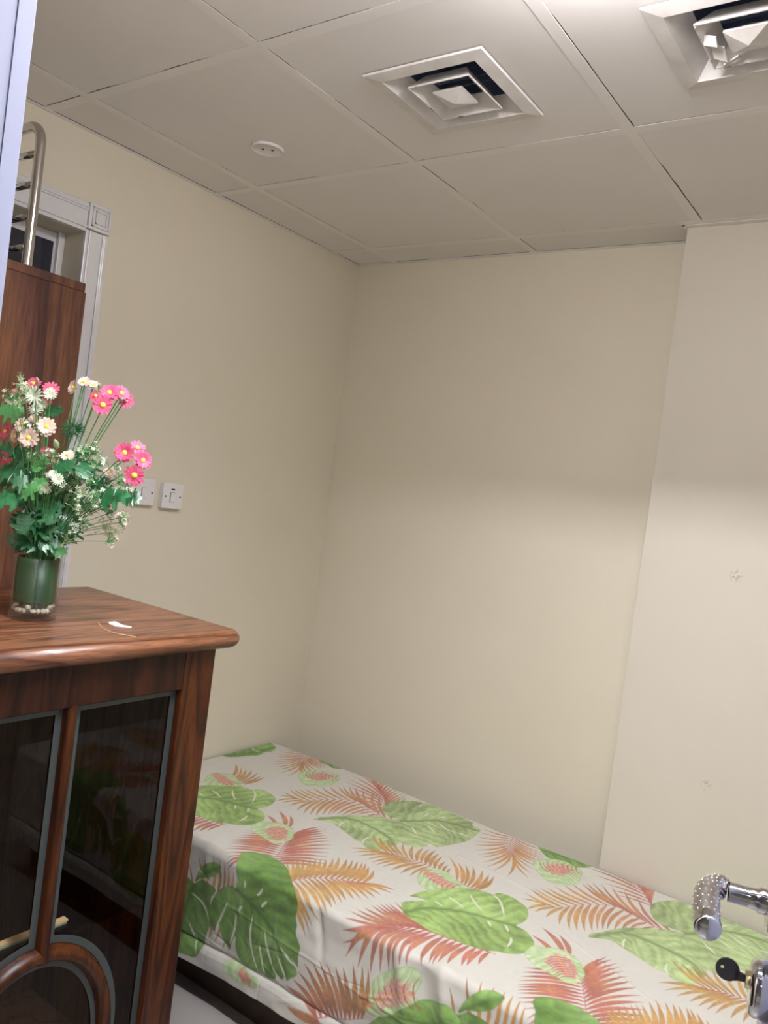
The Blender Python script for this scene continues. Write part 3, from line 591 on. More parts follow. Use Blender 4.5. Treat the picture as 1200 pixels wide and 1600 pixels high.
box('plinth', (CX0+.01, CX1-.03, CY0+.01, CY1-.01, 0, .06), M['wood_v'], cab)
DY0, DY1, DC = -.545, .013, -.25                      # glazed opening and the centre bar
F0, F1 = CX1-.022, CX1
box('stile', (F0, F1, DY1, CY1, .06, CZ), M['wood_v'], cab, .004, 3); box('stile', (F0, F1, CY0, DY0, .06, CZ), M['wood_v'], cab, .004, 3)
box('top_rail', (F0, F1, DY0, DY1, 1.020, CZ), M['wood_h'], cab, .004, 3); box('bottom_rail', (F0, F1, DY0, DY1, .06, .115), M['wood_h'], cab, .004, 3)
bm = bmesh.new(); w = .0105; pr_ = [(-.018, F1-.020), (-.014, F1-.006), (-.008, F1+.001), (0, F1+.003), (.008, F1+.001), (.014, F1-.006), (.018, F1-.020)]
z0, z1 = .515, 1.024; A = [bm.verts.new((x, DC+y*.72, z0)) for y, x in pr_]; Q = [bm.verts.new((x, DC+y*.72, z1)) for y, x in pr_]
for i in range(6): bm.faces.new((A[i], A[i+1], Q[i+1], Q[i]))
obj('glazing_bar', bm, M['wood_v'], cab, True)
OC, OR_, OZR, OZC = -.262, .182, .228, .300           # oval ring of the glazing pattern
def oval(r_, s=0, n=72): return [(F1-.012+s, OC+(OR_+r_)*math.cos(2*math.pi*k/n), OZC+(OZR+r_)*math.sin(2*math.pi*k/n)) for k in range(n)]
bm = bmesh.new(); n = 72; loops = []
for (rr, xx) in ((-.017, -.010), (-.014, .004), (-.007, .013), (0, .0155), (.007, .013), (.014, .004), (.017, -.010)):
    loops.append([bm.verts.new(p) for p in oval(rr, xx)])
for A, Q in zip(loops, loops[1:]):
    for k in range(n): bm.faces.new((A[k], A[(k+1) % n], Q[(k+1) % n], Q[k]))
obj('oval_glazing_bar', bm, M['wood_v'], cab, True)
GXp = F1-.021                                         # glass plane
def in_oval(y, z, r_): return ((y-OC)/(OR_+r_))**2+((z-OZC)/(OZR+r_))**2 < 1
def pane_outline(y0, y1, inset):
    """glass field beside the centre bar, above the oval"""
    right = y0 > OC
    a_, b_ = y0+inset, y1-inset; zt = 1.020-inset; zb = .115+inset; R_ = .017+inset
    pts = [(a_, zt), (b_, zt)] if right else [(b_, zt), (a_, zt)]
    out = list(pts); far = b_ if right else a_; near = a_ if right else b_
    out.append((far, zb))
    def oz(y, top=True):
        v = 1-((y-OC)/(OR_+R_))**2
        return OZC+(1 if top else -1)*(OZR+R_)*math.sqrt(max(v, 0))
    ye = OC+(OR_+R_)*(1 if right else -1)
    arc = [OC+(OR_+R_)*math.cos(t)*(1 if right else -1) for t in []]
    # lower end of the field meets the oval near the door's foot, then follows it up to the bar
    sg = 1 if right else -1; te = math.acos(max(-1, min(1, sg*(near-OC)/(OR_+R_)))); ts = math.asin(max(-1, (zb-OZC)/(OZR+R_)))
    pts2 = [(OC+sg*(OR_+R_)*math.cos(ts+(te-ts)*k/24), OZC+(OZR+R_)*math.sin(ts+(te-ts)*k/24)) for k in range(25)]
    out += pts2
    return out
def flat(name, outer, x, m, parent, inner=None, t=.002, label=None):
    bm = bmesh.new(); vo = [bm.verts.new((x, y, z)) for y, z in outer]
    if inner:
        vi = [bm.verts.new((x, y, z)) for y, z in inner]; n = len(vo)
        for i in range(n): bm.faces.new((vo[i], vo[(i+1) % n], vi[(i+1) % n], vi[i]))
    else: bm.faces.new(vo); bmesh.ops.triangulate(bm, faces=bm.faces[:])
    o = obj(name, bm, m, parent, label=label)
    if t: s = o.modifiers.new('thick', 'SOLIDIFY'); s.thickness = t; s.offset = 0
    return o
for y0, y1 in ((DC+.012, DY1), (DY0, DC-.012)):
    g = flat('glass_pane', pane_outline(y0, y1, -.004), GXp, M['pane'], cab, t=0)
    flat('pane_bevel', pane_outline(y0, y1, .0005), GXp+.0022, M['bevel'], g, pane_outline(y0, y1, .015), .001)
ov = [(y, z) for x, y, z in oval(-.012)]; g = flat('glass_pane', ov, GXp, M['pane'], cab, t=0)
flat('pane_bevel', [(y, z) for x, y, z in oval(-.0165)], GXp+.0022, M['bevel'], g, [(y, z) for x, y, z in oval(-.028)], .001)
box('shelf', (CX0+.01, .525, CY0+.019, CY1-.019, .505, .513), M['pane'], cab, label='glass shelf')
sh = thing('edging_strip', 'cream and teal strip imitating the lit front edge of the glass shelf inside the cabinet', 'strip', (.48, -.3, .5132))  # added strip; its cream and teal colours paint the light on the shelf edge
box('cream_face', (.478, .494, -.58, -.133, .5168, .521), M['cream'], sh); box('teal_edge', (.478, .4965, -.58, -.137, .5134, .5168), M['teal'], sh)

# scrap and thread on the cabinet top
bm = bmesh.new(); zt = 1.1506
pv = [(.472, -.106), (.478, -.093), (.505, -.094), (.534, -.093), (.520, -.107), (.508, -.117), (.490, -.116)]
a_ = [bm.verts.new((x, y, zt)) for x, y in pv]; b_ = [bm.verts.new((x, y, zt+.0012+.002*(i % 2))) for i, (x, y) in enumerate(pv)]
bm.faces.new(a_[::-1]); bm.faces.new(b_)
for i in range(len(pv)): bm.faces.new((a_[i], a_[(i+1) % len(pv)], b_[(i+1) % len(pv)], b_[i]))
tag(obj('paper_scrap', bm, M['paper']), 'small torn white paper scrap on the cabinet top', 'paper')
bm = bmesh.new(); tube(bm, catmull([(.465, -.126, 1.1507), (.484, -.135, 1.1508), (.510, -.148, 1.1507), (.548, -.156, 1.1508), (.583, -.148, 1.1507), (.606, -.136, 1.1507)], 5), .0006, 6)
tag(obj('thread', bm, M['thread'], smooth=True), 'curved tan thread lying beside the white scrap on the cabinet', 'thread')

# ================================================================== PANEL AND LADDER
pn = thing('wooden_panel', 'tall brown wood grain panel standing behind the cabinet', 'panel', (.02, -.3, 0))
box('board', (.005, .033, -.62, .036, 0, 1.912), M['panel'], pn, .0015)
box('cap_rail', (.003, .035, -.62, .031, 1.912, 1.934), M['panel'], pn, .002)
ld = thing('ladder', 'narrow stainless tube ladder between the wooden panel and the left wall', 'ladder', (-.09, -.1, 0))
XA, XB = -.022, -.165; YLd = -.100; R1 = .05
pts = [(XA, YLd, 0)]+[(XA, YLd, z) for z in (.7, 1.4, 2.0, 2.243)]+[(XA-R1+R1*math.cos(t), YLd, 2.243+R1*math.sin(t)) for t in [k*math.pi/16 for k in range(1, 9)]]
pts += [(XB+R1-R1*math.sin(t), YLd, 2.243+R1*math.cos(t)) for t in [k*math.pi/16 for k in range(0, 9)]]+[(XB, YLd, 1.4), (XB, YLd, 0)]
bm = bmesh.new(); tube(bm, pts, .0125, 14); obj('rail', bm, M['chrome'], ld, True)
for z in (2.222, 2.146, 2.066, 1.990, 1.75, 1.5, 1.25, 1.0, .75, .5, .25):
    bm = bmesh.new(); tube(bm, [(XA, YLd, z), (XB, YLd, z)], .0085, 10); obj('rung', bm, M['chrome'], ld, True)

# ================================================================== WALL SWITCHES
def switch(y0, z0, label, neon):
    s = thing('wall_switch', label, 'switch', (XL, y0, z0)); w = .084
    box('back_box', (XL, XL+.012, y0+.001, y0+w-.001, z0+.001, z0+w-.001), M['plastic'], s, .002)
    box('face_plate', (XL+.012, XL+.020, y0, y0+w, z0, z0+w), M['plastic'], s, .003, 3)
    yc, zc = y0+w/2-.002, z0+w/2-.004
    box('rocker_gap', (XL+.020, XL+.0203, yc-.0095, yc+.0095, zc-.0165, zc+.0165), M['slot'], s)
    box('rocker', (XL+.020, XL+.0235, yc-.0082, yc+.0085, zc-.0152, zc+.0155), M['plastic'], s, .001)
    if neon: box('neon_lens', (XL+.0195, XL+.021, yc-.007, yc+.007, zc+.023, zc+.028), M['black'], s)
    for d in (-.030, .030):
        bm = bmesh.new(); lathe(bm, [(0, .0205), (.0030, .0205), (.0032, .0195)], (XL, y0+w/2+d, z0+w/2-.002), Vector((1, 0, 0)), 12); obj('screw', bm, M['black'], s)
    return s
switch(.524, 1.3565, 'white wall switch with black neon lens, right of the pair on the left wall', True)
switch(.409, 1.3625, 'white wall switch half hidden behind the pink flowers', False)

# ================================================================== CEILING FITTINGS
def vent(cx, cy, label, broken):
    v = thing('ceiling_vent', label, 'vent', (cx, cy, H), 'air vents in the ceiling')
    z = H-.0015
    bm = bmesh.new(); sq_skin(bm, [sq_loop(bm, cx, cy, .149, z), sq_loop(bm, cx, cy, .1465, z-.0035), sq_loop(bm, cx, cy, .1165, z-.0065), sq_loop(bm, cx, cy, .1165, z-.004)])
    obj('flange', bm, M['vent'], v)
    bm = bmesh.new(); sq_skin(bm, [sq_loop(bm, cx, cy, .1168, z-.006), sq_loop(bm, cx, cy, .086, z+.030)]); obj('outer_cone', bm, M['vent'], v)
    bm = bmesh.new(); lo = [sq_loop(bm, cx, cy, .086, z+.030), sq_loop(bm, cx, cy, .086, z+.12)]; sq_skin(bm, lo); bm.faces.new(lo[-1]); obj('duct', bm, M['duct'], v)
    o = (.003, .0)
    def louvre(r0, r1, h):
        bm = bmesh.new(); sq_skin(bm, [sq_loop(bm, cx+o[0], cy+o[1], r1, z+h), sq_loop(bm, cx+o[0], cy+o[1], r0, z-.006), sq_loop(bm, cx+o[0], cy+o[1], r0, z-.009), sq_loop(bm, cx+o[0], cy+o[1], r0-.003, z-.009), sq_loop(bm, cx+o[0], cy+o[1], r1-.003, z+h-.004)])
        l = obj('louvre', bm, M['vent'], v)
        bm = bmesh.new()
        for sx, sy in ((-1, 0), (1, 0), (0, -1), (0, 1)):
            for k in range(5):
                t = random.uniform(-.95, .8)*r0; s2 = random.uniform(.004, .014)
                x, y = (cx+o[0]+sx*(r0-.0015), cy+o[1]+t) if sx else (cx+o[0]+t, cy+o[1]+sy*(r0-.0015))
                if sx: bx(bm, x-.0016, x+.0016, y, y+s2, z-.0097, z-.0085)
                else: bx(bm, x, x+s2, y-.0016, y+.0016, z-.0097, z-.0085)
        obj('dust_flecks', bm, M['dirt'], l)['kind'] = 'stuff'
    louvre(.0775, .052, .026)
    bm = bmesh.new(); a = sq_loop(bm, cx+o[0], cy+o[1], .037, z-.004); b = sq_loop(bm, cx+o[0], cy+o[1], .037, z-.008); sq_skin(bm, [a, b])
    c_ = bm.verts.new((cx+o[0], cy+o[1], z-.020)); d_ = bm.verts.new((cx+o[0], cy+o[1], z+.022))
    for k in range(4): bm.faces.new((b[k], b[(k+1) % 4], c_)); bm.faces.new((a[k], a[(k+1) % 4], d_))
    obj('centre_pyramid', bm, M['vent'], v)
    for s2 in (-1, 1): box('spoke', (cx-.0765, cx+.082, cy+s2*.012-.001, cy+s2*.012+.001, z+.024, z+.027), M['duct'], v)
    if broken:
        for (dx, dy, w, h_, tx, ty) in ((-.058, -.026, .030, .020, -.5, .5), (-.052, .018, .030, .034, -.3, .5), (-.036, .052, .026, .022, .4, -.4)):
            bm = bmesh.new(); bx(bm, -w/2, w/2, -h_/2, h_/2, -.001, .001)
            q = obj('broken_louvre', bm, M['vent'], v); q.matrix_world = Matrix.Translation((cx+dx, cy+dy, z-.012)) @ Matrix.Rotation(tx, 4, 'X') @ Matrix.Rotation(ty, 4, 'Y')
    return v
vent(*VC[0], 'square white ceiling air vent, whole one left of centre', False)
vent(*VC[1], 'square white ceiling air vent with a broken louvre, cut by the top right corner', True)
dc = thing('round_ceiling_plate', 'round white cover plate with two dark holes in a ceiling tile', 'cover plate', (.253, .391, H))
bm = bmesh.new(); lathe(bm, [(0, -.004), (.039, -.004), (.041, -.007), (.045, -.006), (.046, .0)], (.253, .391, H), seg=40); obj('plate', bm, M['bar'], dc, True)
for dx, dy in ((-.010, -.008), (.012, .007)):
    bm = bmesh.new(); lathe(bm, [(0, -.0052), (.0034, -.0052), (.0036, -.0035)], (.253+dx, .391+dy, H), seg=12); obj('hole', bm, M['black'], dc)

# ================================================================== OPEN DOOR WITH HANDLE AND KEY
LT = Vector((1.8085, -.246, 0)); HG = Vector((1.945, -.82, 0)); dv = (HG-LT).normalized(); nv_ = Vector((-dv.y, dv.x, 0))
if nv_.x > 0: nv_ = -nv_
d3 = thing('door_3', 'white door standing open at the right edge', 'door', tuple(HG)); d3['kind'] = 'structure'
def dbox(name, s0, s1, n0, n1, z0, z1, m, bevel=.0, parent=None):
    bm = bmesh.new(); bx(bm, 0, 1, 0, 1, 0, 1)
    for v in bm.verts:
        s, n_, z_ = v.co; p = LT+dv*(s0+(s1-s0)*s)+nv_*(n0+(n1-n0)*n_); v.co = (p.x, p.y, z0+(z1-z0)*z_)
    return obj(name, bm, m, parent or d3, bevel=bevel)
dbox('leaf', 0, (HG-LT).length, -.04, 0, .01, 2.06, M['doorw'], .002)
def P3(s, n_, z_): p = LT+dv*s+nv_*n_; return Vector((p.x, p.y, z_))
ZH, ZK, SH = 1.153, 1.067, .052
bm = bmesh.new(); lathe(bm, [(0, .0), (.029, .0), (.029, .008), (.025, .012), (.012, .013)], P3(SH, 0, ZH), nv_, 40); hd = obj('handle_rose', bm, M['chrome2'], d3, True)
bm = bmesh.new(); lathe(bm, [(.0125, .012), (.0125, .020), (.0105, .022), (.0098, .030), (.0098, .048)], P3(SH, 0, ZH), nv_, 28); obj('neck', bm, M['chrome2'], hd, True)
gp = [P3(SH-.003, .050, ZH), P3(SH-.003, .056, ZH+.001), P3(SH+.006, .064, ZH+.001), P3(SH+.022, .068, ZH), P3(SH+.048, .068, ZH-.003), P3(SH+.070, .067, ZH-.006)]
gp = [Vector(p) for p in catmull([tuple(p) for p in gp], 5)]
bm = bmesh.new(); tube(bm, gp, [.009]+[.0105]*3+[.0120]*(len(gp)-4), 24); gr = obj('lever', bm, M['satin'], hd, True, label='dimpled satin lever')
e = gp[-1]; dd = (gp[-1]-gp[-3]).normalized()
bm = bmesh.new(); lathe(bm, [(.0123, -.004), (.0125, .004), (.0122, .008), (.0108, .0110), (0, .0118)], e, dd, 28); obj('end_cap', bm, M['chrome2'], hd, True)
bm = bmesh.new()
for i in range(7, len(gp)-1, 2):
    for k in range(14):
        c_ = gp[i]; t = (gp[min(i+1, len(gp)-1)]-gp[i-1]).normalized(); a_ = Vector((0, 0, 1)).cross(t).normalized(); b_ = t.cross(a_)
        ang = 2*math.pi*k/14+(i//2 % 2)*.22
        lathe(bm, [(.0011, .0), (.0008, .0006), (0, .0008)], c_+(a_*math.cos(ang)+b_*math.sin(ang))*.0119, a_*math.cos(ang)+b_*math.sin(ang), 6)
obj('dimples', bm, M['chrome2'], gr, True)['kind'] = 'stuff'
bm = bmesh.new(); lathe(bm, [(0, .0), (.027, .0), (.027, .013), (.024, .017), (.014, .018), (0, .018)], P3(SH, 0, ZK), nv_, 40); lk = obj('lock_rose', bm, M['chrome2'], d3, True)
bm = bmesh.new(); lathe(bm, [(.0085, .013), (.0085, .0225), (0, .0225)], P3(SH, 0, ZK+.006), nv_, 24); obj('lock_cylinder', bm, M['brass'], lk, True)
# key: flat bow with a hole, standing out of the lock
ky = thing('key', 'dark metal key standing in the door lock', 'key', tuple(P3(SH, .021, ZK+.006)))
def keypt(n_, z_, s): return P3(SH+s, .0215+n_, ZK+.006+z_)
bm = bmesh.new(); nseg = 32; cN, cZ, R0, Rh, T = .0175, .0035, .0112, .0018, .0011
for s in (-T, T):
    pass
fo = [bm.verts.new(keypt(cN+R0*math.cos(2*math.pi*k/nseg), cZ+R0*math.sin(2*math.pi*k/nseg), T)) for k in range(nseg)]
fi = [bm.verts.new(keypt(cN+.005+Rh*math.cos(2*math.pi*k/nseg), cZ+.001+Rh*math.sin(2*math.pi*k/nseg), T)) for k in range(nseg)]
bo = [bm.verts.new(keypt(cN+R0*math.cos(2*math.pi*k/nseg), cZ+R0*math.sin(2*math.pi*k/nseg), -T)) for k in range(nseg)]
bi = [bm.verts.new(keypt(cN+.005+Rh*math.cos(2*math.pi*k/nseg), cZ+.001+Rh*math.sin(2*math.pi*k/nseg), -T)) for k in range(nseg)]
for k in range(nseg):
    j = (k+1) % nseg
    bm.faces.new((fo[k], fo[j], fi[j], fi[k])); bm.faces.new((bo[j], bo[k], bi[k], bi[j])); bm.faces.new((fo[j], fo[k], bo[k], bo[j])); bm.faces.new((fi[k], fi[j], bi[j], bi[k]))
obj('bow', bm, M['keym'], ky)
bm = bmesh.new(); v8 = []
for n_, h0, h1 in ((.0, -.0035, .0035), (.006, -.0040, .0045), (.0105, -.0055, .0085)):
    v8.append([bm.verts.new(keypt(n_, h, s)) for h, s in ((h0, -T), (h1, -T), (h1, T), (h0, T))])
sq_skin(bm, v8); bm.faces.new(v8[0][::-1]); bm.faces.new(v8[-1]); obj('shank', bm, M['keym'], ky)

# ================================================================== VASE WITH FLOWERS
FL = json.loads(r'''{"f":[["pink",0.4954,-0.1866,1.6315,0.0201,0.62,-0.71,0.34],["pink",0.5049,-0.2044,1.604,0.0212,0.57,-0.81,0.1],["pink",0.4896,-0.154,1.6351,0.019,0.87,-0.25,0.43],["pink",0.4905,-0.1411,1.6245,0.0176,0.97,-0.22,0.01],["pink",0.5586,-0.1787,1.5147,0.0219,0.45,-0.89,0.13],["pink",0.5637,-0.1383,1.5042,0.019,0.93,-0.34,0.15],["pink",0.5697,-0.1586,1.4723,0.0219,0.65,-0.75,-0.14],["pink",0.527,-0.1275,1.5278,0.0176,0.69,-0.45,0.57],["pink",0.3122,-0.2428,1.6339,0.0176,0.34,-0.76,0.55],["pink",0.3432,-0.2208,1.6276,0.0176,0.7,-0.55,0.46],["pink",0.33,-0.2179,1.6053,0.011,0.76,-0.6,-0.24],["pink",0.3027,-0.2862,1.5271,0.0154,0.15,-0.95,0.29],["pink",0.3271,-0.2935,1.4734,0.0154,0.31,-0.9,-0.31],["pink",0.4015,-0.253,1.4972,0.0102,0.83,-0.54,0.14],["pink",0.4474,-0.1838,1.623,0.0146,0.28,-0.83,0.47],["pink",0.2904,-0.2704,1.6116,0.0095,0.3,-0.89,0.33],["pale",0.4192,-0.3018,1.5195,0.0212,0.54,-0.84,0.04],["pale",0.4266,-0.272,1.5463,0.0201,0.71,-0.67,0.22],["pale",0.3684,-0.2888,1.5441,0.0168,0.3,-0.89,0.33],["pale",0.3506,-0.2523,1.5577,0.0146,0.51,-0.59,0.63],["pale",0.3409,-0.2837,1.5208,0.0154,0.01,-1.0,0.01],["pale",0.427,-0.2228,1.6336,0.0154,-0.05,-0.99,0.15],["pale",0.4256,-0.1993,1.6476,0.0146,0.43,-0.61,0.67],["pale",0.4321,-0.1825,1.6447,0.0124,0.61,-0.48,0.63],["pale",0.4572,-0.2382,1.4947,0.0139,0.51,-0.59,0.63],["pale",0.5106,-0.1759,1.4706,0.0124,0.62,-0.59,0.52],["pale",0.5451,-0.1637,1.4445,0.0124,0.82,-0.53,-0.23],["white",0.3914,-0.2847,1.6055,0.0201,0.57,-0.81,0.1],["white",0.3891,-0.2496,1.6132,0.0146,0.8,-0.52,0.31],["white",0.3871,-0.2633,1.5929,0.0124,0.68,-0.65,-0.34],["white",0.3785,-0.2694,1.5754,0.0168,0.45,-0.64,0.62],["ball",0.4419,-0.2245,1.5478,0.0263,0.64,-0.74,0.21],["bud",0.3655,-0.2663,1.6383,0.0059,0.41,-0.58,0.71],["bud",0.4457,-0.2586,1.5134,0.011,0.51,-0.59,0.63],["bud",0.4514,-0.181,1.6437,0.0073,0.61,-0.48,0.63],["bud",0.5164,-0.1718,1.6205,0.008,0.86,-0.46,0.23],["bud",0.4216,-0.2021,1.6426,0.0059,0.41,-0.58,0.71],["white",0.475,-0.2868,1.4277,0.0132,0.39,-0.87,-0.3],["white",0.4916,-0.2751,1.4459,0.0132,0.63,-0.72,0.3],["white",0.464,-0.2701,1.4541,0.0102,0.58,-0.67,0.45]],"l":[[0.3268,-0.2937,1.5699,0.0274,180],[0.3598,-0.2213,1.5819,0.0219,0],[0.4924,-0.2133,1.4761,0.0311,70],[0.5466,-0.1872,1.4252,0.0347,10],[0.5517,-0.1469,1.4266,0.0219,10],[0.4449,-0.2959,1.4239,0.0311,230],[0.3969,-0.3176,1.3945,0.0329,200],[0.469,-0.2543,1.47,0.0274,60],[0.3671,-0.3019,1.4492,0.0329,170],[0.3532,-0.275,1.4794,0.0293,150],[0.4238,-0.2741,1.4711,0.0219,90],[0.3227,-0.2966,1.489,0.0219,180],[0.4015,-0.2898,1.4322,0.0256,190],[0.4095,-0.2474,1.3897,0.0256,250],[0.4545,-0.2034,1.5026,0.0183,60],[0.4415,-0.2248,1.3026,0.0201,340],[0.3633,-0.2678,1.3104,0.0219,185],[0.4323,-0.2435,1.31,0.0183,30],[0.4304,-0.1959,1.3511,0.0219,350],[0.4696,-0.1682,1.4418,0.0219,20],[0.3571,-0.2723,1.4075,0.0293,210],[0.2932,-0.2685,1.4233,0.0256,200],[0.4216,-0.2021,1.4416,0.0293,20],[0.3668,-0.2041,1.4135,0.0329,300],[0.3265,-0.2326,1.452,0.0293,120],[0.4229,-0.1767,1.3992,0.0293,350],[0.339,-0.236,1.3562,0.0219,220],[0.3407,-0.2594,1.3479,0.0183,240],[0.3928,-0.1857,1.3653,0.0219,330],[0.3989,-0.2427,1.3415,0.0219,260],[0.3545,-0.2251,1.3214,0.0219,240],[0.3938,-0.2095,1.3236,0.0219,300]],"s":[[0.4772,-0.2235,1.4489],[0.5077,-0.2193,1.4434],[0.4465,-0.2166,1.4284],[0.4472,-0.2403,1.4552],[0.5132,-0.2357,1.4199],[0.5367,-0.2195,1.4166],[0.4725,-0.1799,1.3901],[0.499,-0.1702,1.3975],[0.4446,-0.1915,1.3715],[0.4882,-0.2036,1.3656],[0.4217,-0.2054,1.4046],[0.5066,-0.1923,1.4293],[0.4877,-0.2269,1.3929],[0.5143,-0.1672,1.3886],[0.5684,-0.1728,1.3878],[0.5601,-0.1693,1.3763],[0.5046,-0.1461,1.3481],[0.5414,-0.179,1.3342],[0.5098,-0.1683,1.359],[0.4823,-0.2049,1.4653],[0.4804,-0.1918,1.4988],[0.5197,-0.2092,1.486],[0.447,-0.2327,1.4272],[0.4485,-0.2004,1.357],[0.4322,-0.2546,1.488],[0.4379,-0.2766,1.4826],[0.4226,-0.2351,1.475],[0.5074,-0.1659,1.4748],[0.3532,-0.2933,1.6276],[0.3944,-0.3246,1.5988],[0.4106,-0.3175,1.6127],[0.3634,-0.3174,1.5954],[0.3984,-0.3181,1.5862],[0.5688,-0.1912,1.4571],[0.5489,-0.1537,1.4439],[0.4907,-0.1634,1.4516],[0.4882,-0.227,1.5097],[0.4981,-0.2095,1.5089],[0.3863,-0.2669,1.4722],[0.3613,-0.2696,1.4589],[0.4495,-0.2272,1.4638],[0.4719,-0.2182,1.3449],[0.4493,-0.2122,1.3203],[0.3823,-0.2621,1.4832],[0.4205,-0.2533,1.4443],[0.4109,-0.3045,1.5367],[0.4024,-0.2803,1.5324]]}''')
VX, VY, VZ, VR, VH = .385, -.229, 1.15, .047, .130
vz = thing('vase', 'clear glass cylinder vase lined green with pebbles, on the cabinet', 'vase', (VX, VY, VZ))
bm = bmesh.new(); lathe(bm, [(0, .0005), (VR-.003, .0005), (VR-.0005, .003), (VR, .008), (VR, VH), (VR-.001, VH+.0012), (VR-.0030, VH), (VR-.0032, .017), (VR-.007, .014), (0, .014)], (VX, VY, VZ), seg=48)
obj('glass', bm, M['vase'], vz, True)
bm = bmesh.new(); lathe(bm, [(VR-.0062, .037), (VR-.0058, VH-.003), (VR-.0070, VH-.003), (VR-.0075, .037)], (VX, VY, VZ), seg=48); lathe(bm, [(0, .038), (VR-.0066, .038)], (VX, VY, VZ), seg=48)
obj('green_liner', bm, M['vasegreen'], vz, True)
bm = bmesh.new(); lathe(bm, [(VR-.0035, .0150), (VR-.0060, .0150), (VR-.0060, .0300), (VR-.0035, .0300)], (VX, VY, VZ), seg=48); bm.free()
pts = []
for k in range(24):
    an = 2*math.pi*k/24+random.uniform(-.05, .05); pts.append((VR-.0122, an, random.choice((.0205, .0285)), 1))
for k in range(30): pts.append((random.uniform(0, VR-.018), random.uniform(0, 6.28), random.uniform(.019, .026), 1))
for rr, an, z_, _ in pts:
    bm = bmesh.new(); bmesh.ops.create_icosphere(bm, subdivisions=2, radius=1)
    sx, sy, sz = random.uniform(.0056, .0078), random.uniform(.0050, .0066), random.uniform(.0046, .0062)
    rot = Matrix.Rotation(random.uniform(0, 3), 3, 'Z')
    for v in bm.verts:
        q = v.co*(1+.12*math.sin(v.co.x*4+an*3)); v.co = rot @ Vector((q.x*sx, q.y*sy, q.z*sz))+Vector((VX+rr*math.cos(an), VY+rr*math.sin(an), VZ+z_))
    o = obj('pebble', bm, M['pebble'], None, True); tag(o, 'small cream pebble at the bottom of the glass vase', 'pebble', 'pebbles in the glass vase')

bq = thing('artificial_bouquet', 'bouquet of pink and white artificial daisies with dark green leaves in the glass vase', 'flowers', (VX, VY, VZ+.036))
MOUTH = Vector((VX, VY, VZ+VH))
def stem_to(p, r=.0011, parent=None, name='stem', k=0):
    an = random.uniform(0, 6.28); base = Vector((VX+random.uniform(0, .02)*math.cos(an), VY+random.uniform(0, .02)*math.sin(an), VZ+.040))
    lean = (p-MOUTH); h = Vector((lean.x, lean.y, 0)); q = MOUTH+(h.normalized()*min(.026, h.length*.35) if h.length > .001 else Vector())
    m1 = q.lerp(p, .5)+Vector((-h.x*.12, -h.y*.12, .012)); pts = catmull([tuple(base), tuple(q), tuple(m1), tuple(p)], 5)
    bm = bmesh.new(); tube(bm, pts, r, 6); return obj(name, bm, M['stem'], bq, True)
def frame_of(n):
    n = Vector(n).normalized(); ref = Vector((0, 0, 1)) if abs(n.z) < .9 else Vector((1, 0, 0)); a = ref.cross(n).normalized(); return a, n.cross(a), n
def petals(bm, p, n, r, cnt, w, cup=.18, r0=.15, rows=1):
    a, b, n = frame_of(n)
    for row in range(rows):
        for k in range(cnt):
            an = 2*math.pi*(k+.5*row)/cnt+random.uniform(-.06, .06); d = a*math.cos(an)+b*math.sin(an); t = b*math.cos(an)-a*math.sin(an)
            L_ = r*random.uniform(.9, 1.05)*(1-.2*row); lift = cup+.25*row+random.uniform(-.06, .06)
            secs = [(r0, .4), (.45, .85), (.78, 1.0), (.94, .85), (1.0, .42)]; prev = None
            for f, wf in secs:
                c_ = p+d*L_*f+n*(L_*lift*math.sin(f*1.5)+.0004*row); hw = w*r*wf
                cur = [bm.verts.new(c_-t*hw+n*.06*hw), bm.verts.new(c_-n*.18*hw), bm.verts.new(c_+t*hw+n*.06*hw)]
                if prev: bm.faces.new((prev[0], prev[1], cur[1], cur[0])); bm.faces.new((prev[1], prev[2], cur[2], cur[1]))
                prev = cur
for it in FL['f']:
    kd, p, r_, n_ = it[0], Vector(it[1:4]), it[4], Vector(it[5:8])
    stem_to(p-n_.normalized()*.004)
    if kd in ('pink', 'pale'):
        bm = bmesh.new(); petals(bm, p, n_, r_, 13, .165, random.uniform(.0, .22), rows=2 if random.random() < .5 else 1)
        fo_ = obj('daisy', bm, M[kd], bq, True)
        bm = bmesh.new(); lathe(bm, [(0, .0040), (r_*.16, .0034), (r_*.26, .0016), (r_*.27, -.0006)], p+n_.normalized()*r_*.06, n_, 12); obj('flower_centre', bm, M['yellow'], fo_, True)
        bm = bmesh.new(); lathe(bm, [(.0012, -r_*.45), (r_*.2, -r_*.15), (r_*.24, -.0002)], p, n_, 10); obj('calyx', bm, M['green2'], fo_, True)
    elif kd == 'white':
        bm = bmesh.new(); petals(bm, p, n_, r_, 14, .085, .25, rows=2); fo_ = obj('spiky_flower', bm, M['white'], bq, True)
        bm = bmesh.new(); lathe(bm, [(0, .003), (r_*.18, .001), (.001, -r_*.3)], p, n_, 8); obj('flower_centre', bm, M['green3'], fo_, True)
    elif kd == 'ball':
        bm = bmesh.new()
        for k in range(90):
            d = Vector(rng.randn(3)).normalized(); e_ = p+d*r_*random.uniform(.85, 1.05); tube(bm, [p+d*r_*.3, e_], [.0011, .0003], 4)
        obj('spiky_seed_head', bm, M['green1'], bq)
    else:
        bm = bmesh.new(); a, b, n0 = frame_of(n_); lathe(bm, [(0, r_*1.6), (r_*.35, r_*.9), (r_*.55, 0), (r_*.35, -r_*.7), (.001, -r_)], p, n_, 8); obj('bud', bm, M['green3'], bq, True)
